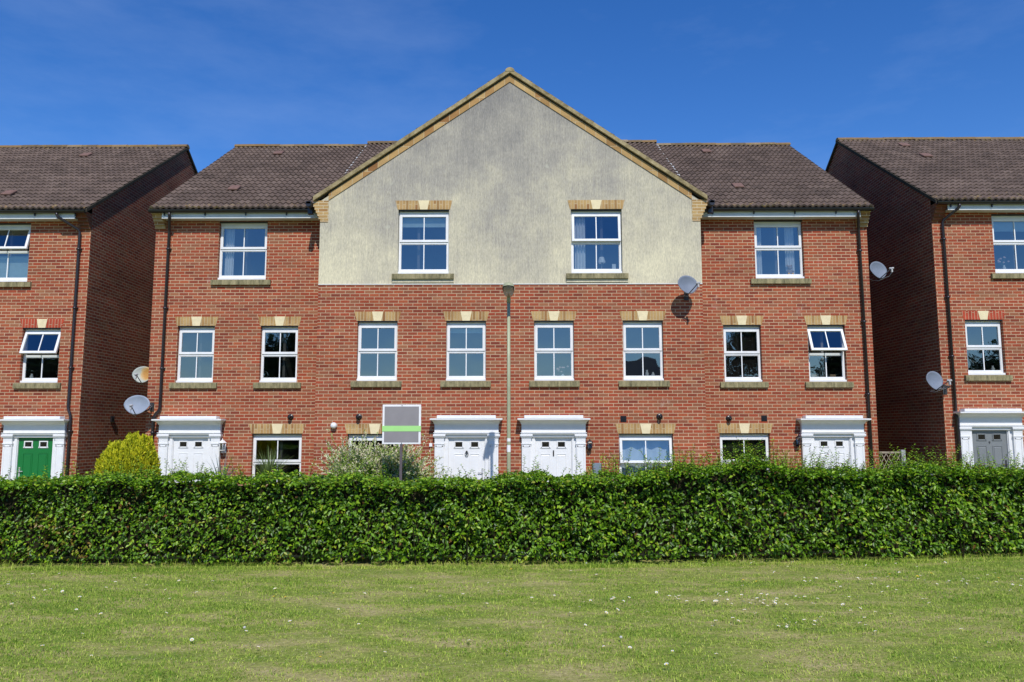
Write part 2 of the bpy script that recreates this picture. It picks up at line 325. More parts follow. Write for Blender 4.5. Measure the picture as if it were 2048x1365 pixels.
# ------------------------------------------------------------------ mesh helpers
def tag(o, label=None, cat=None, group=None, kind=None):
    if label: o['label'] = label
    if cat: o['category'] = cat
    if group: o['group'] = group
    if kind: o['kind'] = kind
    return o
def empty(name, loc, label, cat, group=None):
    o = bpy.data.objects.new(name, None); C.objects.link(o); o.location = loc
    o.empty_display_size = 0.2
    return tag(o, label, cat, group)
def root_of(o):
    while o.parent: o = o.parent
    return o
class MB:
    def __init__(s): s.v = []; s.f = []; s.a = {}; s.sm = []
    def face(s, pts, smooth=False, **at):
        i = len(s.v); s.v.extend([tuple(p) for p in pts]); s.f.append(tuple(range(i, i + len(pts)))); s.sm.append(smooth)
        for k, val in at.items(): s.a.setdefault(k, {})[len(s.f) - 1] = val
    def box(s, x0, x1, y0, y1, z0, z1, bev=0.0):
        if x0 > x1: x0, x1 = x1, x0
        if y0 > y1: y0, y1 = y1, y0
        if z0 > z1: z0, z1 = z1, z0
        if bev > 0:
            bev = min(bev, (x1 - x0) * .45, (y1 - y0) * .45, (z1 - z0) * .45)
            import itertools
            i0 = len(s.v); idx = {}
            X = (x0, x1); Y = (y0, y1); Z = (z0, z1); sg = (1, -1)
            for a, b, c in itertools.product((0, 1), repeat=3):
                idx[a, b, c, 0] = len(s.v); s.v.append((X[a], Y[b] + sg[b] * bev, Z[c] + sg[c] * bev))
                idx[a, b, c, 1] = len(s.v); s.v.append((X[a] + sg[a] * bev, Y[b], Z[c] + sg[c] * bev))
                idx[a, b, c, 2] = len(s.v); s.v.append((X[a] + sg[a] * bev, Y[b] + sg[b] * bev, Z[c]))
            q = lambda *k: (s.f.append(tuple(idx[j] for j in k)), s.sm.append(False))
            for a in (0, 1): q((a, 0, 0, 0), (a, 1, 0, 0), (a, 1, 1, 0), (a, 0, 1, 0))
            for b in (0, 1): q((0, b, 0, 1), (1, b, 0, 1), (1, b, 1, 1), (0, b, 1, 1))
            for c in (0, 1): q((0, 0, c, 2), (1, 0, c, 2), (1, 1, c, 2), (0, 1, c, 2))
            for a in (0, 1):
                for b in (0, 1): q((a, b, 0, 0), (a, b, 1, 0), (a, b, 1, 1), (a, b, 0, 1))
                for c in (0, 1): q((a, 0, c, 0), (a, 1, c, 0), (a, 1, c, 2), (a, 0, c, 2))
            for b in (0, 1):
                for c in (0, 1): q((0, b, c, 1), (1, b, c, 1), (1, b, c, 2), (0, b, c, 2))
            for a, b, c in itertools.product((0, 1), repeat=3): q((a, b, c, 0), (a, b, c, 1), (a, b, c, 2))
            return s
        p = [(x0, y0, z0), (x1, y0, z0), (x1, y1, z0), (x0, y1, z0), (x0, y0, z1), (x1, y0, z1), (x1, y1, z1), (x0, y1, z1)]
        i = len(s.v); s.v.extend(p)
        for q in ((0, 3, 2, 1), (4, 5, 6, 7), (0, 1, 5, 4), (1, 2, 6, 5), (2, 3, 7, 6), (3, 0, 4, 7)):
            s.f.append(tuple(i + k for k in q)); s.sm.append(False)
        return s
    def prism(s, poly, axis, a, b):
        """poly: list of 2D points in the plane across axis; extruded from a to b"""
        def P(p, t): return {'x': (t, p[0], p[1]), 'y': (p[0], t, p[1]), 'z': (p[0], p[1], t)}[axis]
        n = len(poly); i = len(s.v)
        s.v.extend([P(p, a) for p in poly]); s.v.extend([P(p, b) for p in poly])
        s.f.append(tuple(i + k for k in range(n))); s.f.append(tuple(i + n + k for k in reversed(range(n)))); s.sm += [False, False]
        for k in range(n):
            s.f.append((i + k, i + n + k, i + n + (k + 1) % n, i + (k + 1) % n)); s.sm.append(False)
        return s
    def tube(s, pts, rad, n=10, cap=True, smooth=True):
        pts = [Vector(p) for p in pts]
        rad = rad if isinstance(rad, (list, tuple)) else [rad] * len(pts)
        rings = []; up = None
        for k, p in enumerate(pts):
            d = (pts[min(k + 1, len(pts) - 1)] - pts[max(k - 1, 0)]).normalized()
            if up is None: up = Vector((0, 0, 1)) if abs(d.z) < 0.9 else Vector((0, 1, 0))
            a = d.cross(up).normalized(); b = a.cross(d).normalized(); up = b
            i = len(s.v); rings.append(i)
            for j in range(n):
                t = 2 * math.pi * j / n
                s.v.append(tuple(p + (a * math.cos(t) + b * math.sin(t)) * rad[k]))
        for k in range(len(pts) - 1):
            for j in range(n):
                s.f.append((rings[k] + j, rings[k] + (j + 1) % n, rings[k + 1] + (j + 1) % n, rings[k + 1] + j)); s.sm.append(smooth)
        if cap:
            s.f.append(tuple(rings[0] + j for j in reversed(range(n)))); s.sm.append(False)
            s.f.append(tuple(rings[-1] + j for j in range(n))); s.sm.append(False)
        return s
    def lathe(s, prof, c=(0, 0, 0), n=16, axis=Vector((0, 0, 1)), smooth=True):
        q = Vector((0, 0, 1)).rotation_difference(Vector(axis))
        rings = []
        for r, z in prof:
            i = len(s.v); rings.append(i)
            for j in range(n):
                t = 2 * math.pi * j / n
                s.v.append(tuple(q @ Vector((r * math.cos(t), r * math.sin(t), z)) + Vector(c)))
        for k in range(len(prof) - 1):
            for j in range(n):
                s.f.append((rings[k] + j, rings[k] + (j + 1) % n, rings[k + 1] + (j + 1) % n, rings[k + 1] + j)); s.sm.append(smooth)
        return s
    def rotx(s, y, z, ang, start=0):
        ca, sa = math.cos(ang), math.sin(ang)
        for k in range(start, len(s.v)):
            X, Y, Z = s.v[k]; dy, dz = Y - y, Z - z
            s.v[k] = (X, y + dy * ca - dz * sa, z + dy * sa + dz * ca)
        return s
    def build(s, name, mat, parent=None, uv=True):
        off = Vector((0, 0, 0))
        if parent is not None: off = root_of(parent).location
        me = bpy.data.meshes.new(name)
        me.from_pydata([(v[0] - off[0], v[1] - off[1], v[2] - off[2]) for v in s.v], [], s.f)
        me.materials.append(mat)
        me.polygons.foreach_set('use_smooth', s.sm)
        for k, dct in s.a.items():
            at = me.attributes.new(k, 'FLOAT', 'FACE')
            arr = np.zeros(len(s.f), dtype=np.float32)
            for i, v in dct.items(): arr[i] = v
            at.data.foreach_set('value', arr)
        if uv:
            ul = me.uv_layers.new(name='UVMap')
            buf = np.zeros(len(me.loops) * 2, dtype=np.float32)
            for p in me.polygons:
                n = p.normal; ax, ay, az = abs(n.x), abs(n.y), abs(n.z)
                for li in p.loop_indices:
                    v = s.v[me.loops[li].vertex_index]
                    if ay >= ax and ay >= az: u, w = v[0], v[2]
                    elif ax >= az: u, w = v[1], v[2]
                    else: u, w = v[0], v[1]
                    buf[2 * li] = u; buf[2 * li + 1] = w
            ul.data.foreach_set('uv', buf)
        o = bpy.data.objects.new(name, me); C.objects.link(o)
        if parent is not None: o.parent = parent
        return o

def np_mesh(name, V, F, mat, parent=None, attrs=None, smooth=False):
    """V: (n,3) array in world space, F: (m,k) int array"""
    off = np.array(root_of(parent).location) if parent is not None else np.zeros(3)
    me = bpy.data.meshes.new(name)
    k = F.shape[1]
    me.vertices.add(len(V)); me.vertices.foreach_set('co', (V - off).astype(np.float32).ravel())
    me.loops.add(F.size); me.loops.foreach_set('vertex_index', F.astype(np.int32).ravel())
    me.polygons.add(len(F)); me.polygons.foreach_set('loop_start', np.arange(0, F.size, k, dtype=np.int32))
    try: me.polygons.foreach_set('loop_total', np.full(len(F), k, dtype=np.int32))
    except Exception: pass
    me.update(calc_edges=True)
    me.materials.append(mat)
    if smooth: me.polygons.foreach_set('use_smooth', np.ones(len(F), dtype=bool))
    for nm, arr in (attrs or {}).items():
        at = me.attributes.new(nm, 'FLOAT', 'FACE'); at.data.foreach_set('value', arr.astype(np.float32))
    o = bpy.data.objects.new(name, me); C.objects.link(o)
    if parent is not None: o.parent = parent
    return o

def leaves(P, D, Nn, length, width, rnd, fold=0.25):
    """P positions, D unit leaf directions, Nn unit normals; folded rhombus leaves -> verts, tri faces, rnd per face"""
    n = len(P); S = np.cross(D, Nn); S /= np.linalg.norm(S, axis=1)[:, None] + 1e-9
    N2 = np.cross(S, D)
    Lh = length[:, None]; W = width[:, None]
    b = P; m = P + D * Lh * 0.45
    l = m + S * W * 0.5 + N2 * W * fold; r = m - S * W * 0.5 + N2 * W * fold
    tip = P + D * Lh - N2 * Lh * 0.08
    V = np.stack([b, l, tip, r], 1).reshape(-1, 3)
    i = np.arange(n)[:, None] * 4
    F = np.concatenate([i + np.array([[0, 2, 1]]), i + np.array([[0, 3, 2]])], 1).reshape(-1, 3)
    return V, F, np.repeat(rnd, 2)
def unit(a): return a / (np.linalg.norm(a, axis=1)[:, None] + 1e-9)
def vnoise(x, y, s=0.0):
    return (np.sin(x * 1.7 + s) * np.cos(y * 1.3 - s * 2) + np.sin(x * 3.9 + y * 2.1 + s * 3) * 0.5 + np.sin(x * 7.3 - y * 5.7 + s) * 0.3 + np.sin(x * 0.6 + 1.3 * s) * 0.6) / 2.4

# ------------------------------------------------------------------ ground
GZ = -0.35
def ground_z(y):
    if y < 11.8: return 0.0
    if y > 13.4: return GZ
    t = (y - 11.8) / 1.6; return GZ * (3 * t * t - 2 * t ** 3)
g = MB()
ys = [-400, -60, -20, 0, 4, 8, 11.8, 12.1, 12.4, 12.7, 13.0, 13.4, 16, 20, 40, 120, 500]
xs = [-400, -60, -15, -8, 0, 8, 15, 60, 400]
for i in range(len(ys) - 1):
    for j in range(len(xs) - 1):
        g.face([(xs[j], ys[i], ground_z(ys[i])), (xs[j + 1], ys[i], ground_z(ys[i])), (xs[j + 1], ys[i + 1], ground_z(ys[i + 1])), (xs[j], ys[i + 1], ground_z(ys[i + 1]))], smooth=True)
tag(g.build('ground', M['lawn'], uv=False), 'mown grass ground reaching under the hedge and houses', 'ground', kind='structure')
p = MB()
p.box(-30, 30, 13.9, 15.2, GZ - 0.2, GZ + 0.012)
tag(p.build('path', M['concrete']), 'pale paved path between the hedge and the house fronts', 'path', kind='structure')
p = MB()
for cx in (-11.2, -7.55, -0.98, 0.98, 7.55, 11.25):
    p.box(cx - 0.6, cx + 0.6, 15.2, 17.6 if abs(cx) < 3 else 18.3, GZ - 0.2, GZ + 0.03)
tag(p.build('pavement', M['concrete']), 'short paved strips leading to the front doors', 'pavement', kind='structure')

# ------------------------------------------------------------------ house building kit
SL = math.tan(R(33.3))
EY, EZ = 18.10, 7.00          # front eave line of the roof tiles
RY = 23.5                     # ridge line
def roof_slope(mb, org, u, v, W, Ln, wave=0.145, gauge=0.295, clip=None, nrm=None, seed=0, amp=0.040, lichtop=True, spw=8):
    """tiled slope: org lower-left corner, u along the eave, v up the slope"""
    org = Vector(org); u = Vector(u).normalized(); v = Vector(v).normalized()
    nn = u.cross(v).normalized()
    if nn.z < 0: nn = -nn
    rows = int(round(Ln / gauge)); gauge = Ln / rows
    nx = max(2, int(round(W / wave))) * spw; du = W / nx
    rr = random.Random(seed)
    prof = []
    for i in range(nx + 1):
        t = (i % spw) / spw
        prof.append(amp * (0.5 + 0.5 * math.cos(2 * math.pi * (t - 0.45))) ** 1.1)
    for r in range(rows):
        base = len(mb.v)
        jit = [rr.uniform(-0.004, 0.004) for _ in range(nx // (2 * spw) + 2)]
        tr = [rr.random() for _ in range(nx // (2 * spw) + 2)]
        v0 = r * gauge - 0.012; v1 = (r + 1) * gauge
        for i in range(nx + 1):
            j = jit[min(i // (2 * spw), len(jit) - 1)]
            a = org + u * (i * du) + v * (v0 + j * 1.5)
            h = prof[i]
            mb.v.append(tuple(a + nn * (h + 0.040 + j)))
            b = org + u * (i * du) + v * v1
            mb.v.append(tuple(b + nn * (h + 0.008 + j)))
            mb.v.append(tuple(a + nn * (h * 0.85 - 0.004)))
        for i in range(nx):
            uc = (i + 0.5) * du; vc = (r + 0.5) * gauge
            if clip and not clip(uc, vc): continue
            k = base + 3 * i
            li = 0.0
            if r < 2: li = 0.30 - 0.12 * r
            if lichtop and r >= rows - 1: li = 0.3
            for q in ((k, k + 3, k + 4, k + 1), (k + 2, k + 5, k + 3, k)):
                mb.f.append(q); mb.sm.append(q[0] == k)
                mb.a.setdefault('rnd', {})[len(mb.f) - 1] = min(0.95, tr[i // (2 * spw)]) 
                mb.a.setdefault('lich', {})[len(mb.f) - 1] = li + 0.10 * rr.random()
def ridge_tiles(mb, p0, p1, rad=0.12, seg=0.45, seed=3):
    p0 = Vector(p0); p1 = Vector(p1); Ln = (p1 - p0).length; n = max(1, int(Ln / seg)); d = (p1 - p0) / n
    rr = random.Random(seed); side = d.normalized().cross(Vector((0, 0, 1))).normalized()
    for k in range(n):
        a = p0 + d * k; b = p0 + d * (k + 1.03)
        r0 = rad * rr.uniform(0.97, 1.03); rn = rr.random() * 0.95; dz = rr.uniform(-0.006, 0.006)
        base = len(mb.v)
        for e, r in ((a, r0), (b, r0 * 1.05)):
            for j in range(9):
                t = math.pi * j / 8
                mb.v.append(tuple(e + side * (r * math.cos(t)) + Vector((0, 0, r * math.sin(t) * 0.85 + dz))))
        for j in range(8):
            mb.f.append((base + j, base + j + 1, base + 10 + j, base + 9 + j)); mb.sm.append(True)
            mb.a.setdefault('rnd', {})[len(mb.f) - 1] = rn; mb.a.setdefault('lich', {})[len(mb.f) - 1] = 0.34
        for e in (0, 9):
            mb.f.append(tuple(base + e + j for j in range(9))); mb.sm.append(False)
            mb.a['rnd'][len(mb.f) - 1] = rn; mb.a['lich'][len(mb.f) - 1] = 0.2

def wall_front(mb, x0, x1, z0, z1, y, holes, rev=0.17):
    xs = sorted({x0, x1} | {v for h in holes for v in h[:2]}); zs = sorted({z0, z1} | {v for h in holes for v in h[2:4]})
    xs = [v for v in xs if x0 <= v <= x1]; zs = [v for v in zs if z0 <= v <= z1]
    for i in range(len(xs) - 1):
        for k in range(len(zs) - 1):
            cx, cz = (xs[i] + xs[i + 1]) / 2, (zs[k] + zs[k + 1]) / 2
            if any(h[0] < cx < h[1] and h[2] < cz < h[3] for h in holes): continue
            mb.face([(xs[i], y, zs[k]), (xs[i + 1], y, zs[k]), (xs[i + 1], y, zs[k + 1]), (xs[i], y, zs[k + 1])])
    for h in holes:
        a, b, c, d = h[:4]
        mb.face([(a, y, c), (a, y, d), (a, y + rev, d), (a, y + rev, c)])
        mb.face([(b, y, c), (b, y + rev, c), (b, y + rev, d), (b, y, d)])
        mb.face([(a, y, d), (b, y, d), (b, y + rev, d), (a, y + rev, d)])
        mb.face([(a, y, c), (a, y + rev, c), (b, y + rev, c), (b, y, c)])

def window(house, x0, x1, z0, z1, y, angle=0.0, split=0.5, seedglass=None):
    """mock sash window: fixed lower light, top-hung upper sash that can stand open by angle degrees"""
    H = z1 - z0; yf = y + 0.095; yb = yf + 0.065
    w = 0.052; hd = 0.045; zt = z1 - split * H
    f = MB()
    f.box(x0 + 0.004, x0 + w, yf, yb, z0 + 0.05, z1 - 0.004, bev=0.004)
    f.box(x1 - w, x1 - 0.004, yf, yb, z0 + 0.05, z1 - 0.004, bev=0.004)
    f.box(x0 + w - 0.003, x1 - w + 0.003, yf + 0.002, yb - 0.002, z1 - hd - 0.055, z1 - 0.004, bev=0.004)     # head
    f.box(x0 + w - 0.003, x1 - w + 0.003, yf + 0.002, yb - 0.002, zt - 0.045, zt + 0.012, bev=0.004)   # transom
    f.box(x0 + w - 0.003, x1 - w + 0.003, yf + 0.002, yb - 0.002, z0 + 0.028, z0 + 0.112, bev=0.004)   # bottom rail
    f.box(x0 - 0.002, x1 + 0.002, y + 0.030, yb, z0 + 0.002, z0 + 0.052, bev=0.006)   # projecting cill
    wi = f.build('window', M['upvc'], house)
    lt = MB(); lt.box(x0 + 0.002, x1 - 0.002, y + 0.012, yf + 0.02, z1 - 0.026, z1 - 0.003); lt.build('head_seal', M['black_matte'], wi)  # black strip painting the shadow gap at the steel angle under the lintel
    # lower pane with its beads
    b = MB(); gx0, gx1, gz0, gz1 = x0 + w, x1 - w, z0 + 0.11, zt - 0.043
    for q in ((gx0, gx0 + 0.012, gz0, gz1), (gx1 - 0.012, gx1, gz0, gz1), (gx0 + 0.012, gx1 - 0.012, gz0, gz0 + 0.012), (gx0 + 0.012, gx1 - 0.012, gz1 - 0.012, gz1)):
        b.box(q[0], q[1], yf + 0.012, yf + 0.035, q[2], q[3])
    b.build('glazing_bead', M['upvc'], wi)
    gb = MB(); xm = (x0 + x1) / 2
    gb.box(xm - 0.011, xm + 0.011, yf + 0.010, yf + 0.024, gz0 + 0.002, gz1 - 0.002); gb.build('glazing_bar', M['bar'], wi)
    pn = MB(); pn.face([(gx0 + .005, yf + 0.026, gz0 + .005), (gx1 - .005, yf + 0.026, gz0 + .005), (gx1 - .005, yf + 0.026, gz1 - .005), (gx0 + .005, yf + 0.026, gz1 - .005)])
    pn.build('pane', M['glass'], wi)
    # upper sash, hung from the head
    sx0, sx1, sz0, sz1 = x0 + 0.022, x1 - 0.022, zt - 0.002, z1 - 0.100
    ys0, ys1 = yf - 0.020, yf + 0.036; t = 0.060
    ang = R(-angle); hy, hz = yf + 0.01, sz1
    s = MB()
    s.box(sx0, sx0 + t, ys0, ys1, sz0, sz1, bev=0.006); s.box(sx1 - t, sx1, ys0, ys1, sz0, sz1, bev=0.006)
    s.box(sx0 + t - .004, sx1 - t + .004, ys0 + .001, ys1 - .001, sz0 + .0008, sz0 + t, bev=0.006); s.box(sx0 + t - .004, sx1 - t + .004, ys0 + .001, ys1 - .001, sz1 - t, sz1 - .0008, bev=0.006)
    s.rotx(hy, hz, ang); s.build('sash', M['upvc'], wi)
    s = MB(); s.box(xm - 0.011, xm + 0.011, ys0 + 0.014, ys0 + 0.026, sz0 + t - .004, sz1 - t + .004); s.rotx(hy, hz, ang); s.build('glazing_bar', M['bar'], wi)
    s = MB(); e = 0.005
    s.face([(sx0 + t - e, ys0 + 0.028, sz0 + t - e), (sx1 - t + e, ys0 + 0.028, sz0 + t - e), (sx1 - t + e, ys0 + 0.028, sz1 - t + e), (sx0 + t - e, ys0 + 0.028, sz1 - t + e)])
    s.rotx(hy, hz, ang); s.build('pane', M['glass'], wi)
    if angle > 8:
        a = MB()
        yy = hy - math.sin(R(angle)) * (sz1 - sz0) * 0.75
        for xx in (sx0 + 0.01, sx1 - 0.02):
            a.box(xx, xx + 0.010, yy, yf + 0.04, zt + 0.014 + 0.03, zt + 0.014 + 0.045)
        a.build('stay', M['dark_metal'], wi)
    return wi

def sill(house, x0, x1, z, y, h=0.135, out=0.07, label=None):
    s = MB(); s.prism([(y - out, z - h), (y + 0.10, z - h), (y + 0.10, z + 0.002), (y + 0.02, z + 0.002), (y - out, z - 0.018)], 'x', x0, x1)
    return s.build('window_sill', M['sill'], house)
def lintel(house, x0, x1, z0, z1, y, mat='soldier', kw=0.26):
    s = MB(); e = 0.055; xm = (x0 + x1) / 2; yo = y - 0.006
    def trap(a0, a1, b0, b1, yo, m):   # a: bottom, b: top
        m.prism([(a0, z0), (a1, z0), (b1, z1), (b0, z1)], 'y', yo, y + 0.004)
    trap(x0 - 0.02, xm - kw * 0.33, x0 - 0.02 - e, xm - kw * 0.5, yo, s); trap(xm + kw * 0.33, x1 + 0.02, xm + kw * 0.5, x1 + 0.02 + e, yo, s)
    li = s.build('lintel', M[mat], house)
    k = MB(); k.prism([(xm - kw * 0.328, z0 - 0.001), (xm + kw * 0.328, z0 - 0.001), (xm + kw * 0.498, z1 + 0.001), (xm - kw * 0.498, z1 + 0.001)], 'y', yo - 0.006, y + 0.004)
    k.build('keystone', M['keystone'], li)
    return li

def door_set(house, xc, y, side=1, dz=0.0, door_mat='paint_white', knocker=None, number=None, rim='paint_white', letter=False):
    """classical surround with pilasters, entablature and cornice, and the panelled door within"""
    P = 'paint_white'
    zb = GZ + 0.03 + dz; T = lambda z: z + dz
    sr = MB()
    # entablature stack (x half widths, front depth, z0, z1)
    for hw, d, za, zb_ in ((0.735, 0.118, 1.628, 1.656),):
        sr.box(xc - hw, xc + hw, y - d, y - 0.001, T(za), T(zb_))
    sr.box(xc - 0.715, xc + 0.715, y - 0.062, y - 0.001, T(1.560), T(1.628))   # architrave / inner head
    sr.box(xc - 0.750, xc + 0.750, y - 0.135, y - 0.001, T(1.656), T(1.670))
    sr.box(xc - 0.725, xc + 0.725, y - 0.095, y - 0.001, T(1.670), T(1.850))   # frieze
    su = sr.build('door_surround', M[P], house)
    # cornice with a cyma profile swept around three sides
    prof = [(0.095, 1.800), (0.10, 1.850), (0.125, 1.862), (0.135, 1.880), (0.165, 1.905), (0.215, 1.925), (0.265, 1.938), (0.30, 1.945), (0.31, 1.95), (0.31, 1.978), (0.0, 1.99)]
    co = MB(); hw = 0.725
    for (d0, z0), (d1, z1) in zip(prof[:-1], prof[1:]):
        e0, e1 = (d0 - 0.095) * 0.42, (d1 - 0.095) * 0.42
        if d1 == 0.0: e1 = e0
        a0, a1 = (xc - hw - e0, y - d0, T(z0)), (xc + hw + e0, y - d0, T(z0))
        b0, b1 = (xc - hw - e1, y - d1, T(z1)), (xc + hw + e1, y - d1, T(z1))
        co.face([a0, a1, b1, b0])
        co.face([(a0[0], y - 0.001, a0[2]), a0, b0, (b0[0], y - 0.001, b0[2])])
        co.face([a1, (a1[0], y - 0.001, a1[2]), (b1[0], y - 0.001, b1[2]), b1])
    co.build('cornice', M[P], su)
    cp = MB(); cp.box(xc - 0.665, xc + 0.665, y - 0.22, y - 0.001, T(1.984), T(2.052), bev=0.008); cp.build('cap', M[P], su)
    for s in (-1, 1):
        pl = MB(); a, b = sorted((xc + s * 0.51, xc + s * 0.72))
        pl.box(a, b, y - 0.085, y - 0.001, zb + 0.16, T(1.50))
        pl.box(a - 0.012, b + 0.012, y - 0.10, y - 0.001, T(1.40), T(1.425))
        pl.box(a - 0.002, b + 0.002, y - 0.088, y - 0.001, T(1.50), T(1.557))
        pl.box(a - 0.022, b + 0.022, y - 0.115, y - 0.001, T(1.557), T(1.582)); pl.box(a - 0.035, b + 0.035, y - 0.132, y - 0.001, T(1.582), T(1.628))
        pl.box(a - 0.02, b + 0.02, y - 0.105, y - 0.001, zb, zb + 0.16)
        # raised border of the sunk panel
        for q in ((a + 0.02, a + 0.045, zb + 0.2, T(1.37)), (b - 0.045, b - 0.02, zb + 0.2, T(1.37)), (a + 0.02, b - 0.02, T(1.345), T(1.37))):
            pl.box(q[0], q[1], y - 0.094, y - 0.084, q[2], q[3])
        pl.build('pilaster', M[P], su)
    # frame
    fr = MB(); yi = y + 0.05
    for s in (-1, 1):
        a, b = sorted((xc + s * 0.425, xc + s * 0.51)); fr.box(a, b, y - 0.03, yi + 0.07, zb, T(1.56))
        a, b = sorted((xc + s * 0.41, xc + s * 0.43)); fr.box(a, b, y - 0.005, yi + 0.05, zb, T(1.555))
    fr.box(xc - 0.43, xc + 0.43, y - 0.025, yi + 0.07, T(1.555), T(1.60)); fr.build('door_frame', M[P], su)
    dm = M[door_mat]; d = MB(); dy = y + 0.025
    d.box(xc - 0.408, xc + 0.408, dy, dy + 0.045, zb + 0.02, T(1.553))
    do = d.build('door', dm, house)
    if True:
        pm = MB()
        for s in (-1, 1):
            # moulded panels below the lights
            for (za, zc) in ((T(0.42), T(1.19)),):
                a, b = sorted((xc + s * 0.065, xc + s * 0.295))
                for q in ((a, a + 0.016, za, zc), (b - 0.016, b, za, zc), (a + .016, b - .016, zc - 0.016, zc), (a + .016, b - .016, za, za + 0.016)):
                    pm.box(q[0], q[1], dy - 0.010, dy + 0.001, q[2], q[3])
                pm.prism([(dy - 0.007, za + 0.045), (dy + 0.0015, za + 0.03), (dy + 0.0015, zc - 0.03), (dy - 0.007, zc - 0.045)], 'x', a + 0.035, b - 0.035)
        pm.build('door_panel', dm, do)
        for s in (-1, 1):
            a, b = sorted((xc + s * 0.075, xc + s * 0.285)); za, zc = T(1.315), T(1.475)
            rm = MB(); t = 0.026
            for q in ((a, a + t, za, zc), (b - t, b, za, zc), (a + t, b - t, zc - t, zc), (a - 0.012, b + 0.012, za - 0.008, za + t)):
                rm.box(q[0], q[1], dy - 0.016, dy + 0.001, q[2], q[3], bev=0.004)
            rm.build('light_surround', M[rim], do)
            gl = MB(); gl.face([(a + t, dy - 0.003, za + t), (b - t, dy - 0.003, za + t), (b - t, dy - 0.003, zc - t), (a + t, dy - 0.003, zc - t)])
            gl.build('door_window', M['dark_glass'], do)
    if knocker:
        k = MB(); cz = T(1.19)
        n = 20
        for j in range(n):      # ring
            pass
        k.tube([(xc + 0.036 * math.sin(2 * math.pi * j / 18), dy - 0.022, cz - 0.012 + 0.052 * math.cos(2 * math.pi * j / 18)) for j in range(19)], 0.006, 6)
        k.lathe([(0.0, 0.014), (0.018, 0.010), (0.022, 0), (0.022, -0.02)], (xc, dy - 0.02, cz + 0.045), 10, axis=Vector((0, -1, 0)))
        k.lathe([(0.0, 0.014), (0.014, 0.010), (0.018, 0), (0.018, -0.02)], (xc, dy - 0.02, cz - 0.005), 10, axis=Vector((0, -1, 0)))
        k.build('knocker', M['black_matte'], do)
    if letter:
        k = MB(); k.box(xc - 0.013, xc + 0.013, dy - 0.022, dy + 0.001, T(1.135), T(1.265), bev=0.004); k.build('knocker', M['black_matte'], do)
    k = MB(); hx = xc + side * 0.355
    k.box(hx - 0.018, hx + 0.018, dy - 0.012, dy + 0.001, T(0.62), T(0.86), bev=0.004)
    k.box(hx - 0.10 if side > 0 else hx - 0.01, hx + 0.01 if side > 0 else hx + 0.10, dy - 0.05, dy - 0.032, T(0.755), T(0.775), bev=0.004)
    k.box(hx - 0.009, hx + 0.009, dy - 0.045, dy - 0.01, T(0.757), T(0.773))
    k.build('handle', M['dark_metal'] if door_mat == 'grey_door' else M['lnb'], do)
    if number:
        cu = bpy.data.curves.new('door_number', 'FONT'); cu.body = number; cu.size = 0.085; cu.extrude = 0.003; cu.align_x = 'CENTER'
        tmp = bpy.data.objects.new('tmp', cu); C.objects.link(tmp)
        dg = bpy.context.evaluated_depsgraph_get(); me = bpy.data.meshes.new_from_object(tmp.evaluated_get(dg))
        C.objects.unlink(tmp); bpy.data.objects.remove(tmp)
        me.materials.clear(); me.materials.append(M['dark_metal'])
        o = bpy.data.objects.new('door_number', me); C.objects.link(o); o.parent = do
        r0 = root_of(do).location
        o.location = (xc - r0.x, dy - 0.006 - r0.y, T(1.235) - r0.z); o.rotation_euler = (R(90), 0, 0)
    return su

def eave(house, x0, x1, y, z, dz=0.0, fx0=None, fx1=None, pipe_ends=()):
    """soffit, fascia and half round gutter along the front eave; y = front of the roof tiles"""
    fx0 = x0 if fx0 is None else fx0; fx1 = x1 if fx1 is None else fx1
    f = MB(); f.box(fx0, fx1, y + 0.075, y + 0.10, z - 0.215, z - 0.03); f.build('fascia', M['fascia'], house)
    s = MB(); s.box(fx0, fx1, y + 0.10, y + 0.36, z - 0.206, z - 0.194)
    s.build('soffit', M['fascia'], house)
    g = MB(); r = 0.064; gy, gz = y + 0.006, z - 0.030; n = 10
    P = [(gy - r * math.cos(math.pi * j / n), gz - r * math.sin(math.pi * j / n)) for j in range(n + 1)]
    Q = [(gy - (r - .004) * math.cos(math.pi * j / n), gz - (r - .004) * math.sin(math.pi * j / n)) for j in range(n + 1)]
    for A in (P, Q):
        for (a, b), (c, d) in zip(A[:-1], A[1:]): g.face([(x0, a, b), (x1, a, b), (x1, c, d), (x0, c, d)], smooth=True)
    for e in (0, n): g.face([(x0, *P[e]), (x1, *P[e]), (x1, *Q[e]), (x0, *Q[e])])
    for xx in (x0, x1): g.face([(xx, *q) for q in P])
    xx = x0 + 0.35
    while xx < x1:
        rr2 = r + 0.007
        g.prism([(gy - rr2 * math.cos(math.pi * j / n), gz - rr2 * math.sin(math.pi * j / n)) for j in range(n + 1)], 'x', xx - 0.014, xx + 0.014)
        g.box(xx - 0.012, xx + 0.012, y + 0.04, y + 0.074, z - 0.15, z - 0.05)
        xx += 0.98
    return g.build('gutter', M['black'], house)

def downpipe(house, pts, rad=0.034):
    d = MB(); P = [Vector(p) for p in pts]
    # round the corners a little
    Q = [P[0]]
    for a, b, c in zip(P[:-2], P[1:-1], P[2:]):
        e = min(0.05, (a - b).length * 0.4, (c - b).length * 0.4)
        Q += [b + (a - b).normalized() * e, b + (c - b).normalized() * e]
    Q.append(P[-1])
    d.tube(Q, rad, 10)
    # sockets and clips down the long run
    for a, b in zip(P[:-1], P[1:]):
        if (a - b).length > 0.8:
            n = int((a - b).length / 1.75) + 1
            for k in range(n):
                q = a + (b - a) * ((k + 0.3) / n)
                d.tube([q, q + (b - a).normalized() * 0.06], rad + 0.007, 10)
                d.box(q.x - 0.06, q.x + 0.06, q.y + 0.0, q.y + rad + 0.02, q.z - 0.035, q.z - 0.01)
    return d.build('downpipe', M['pipe'], house)

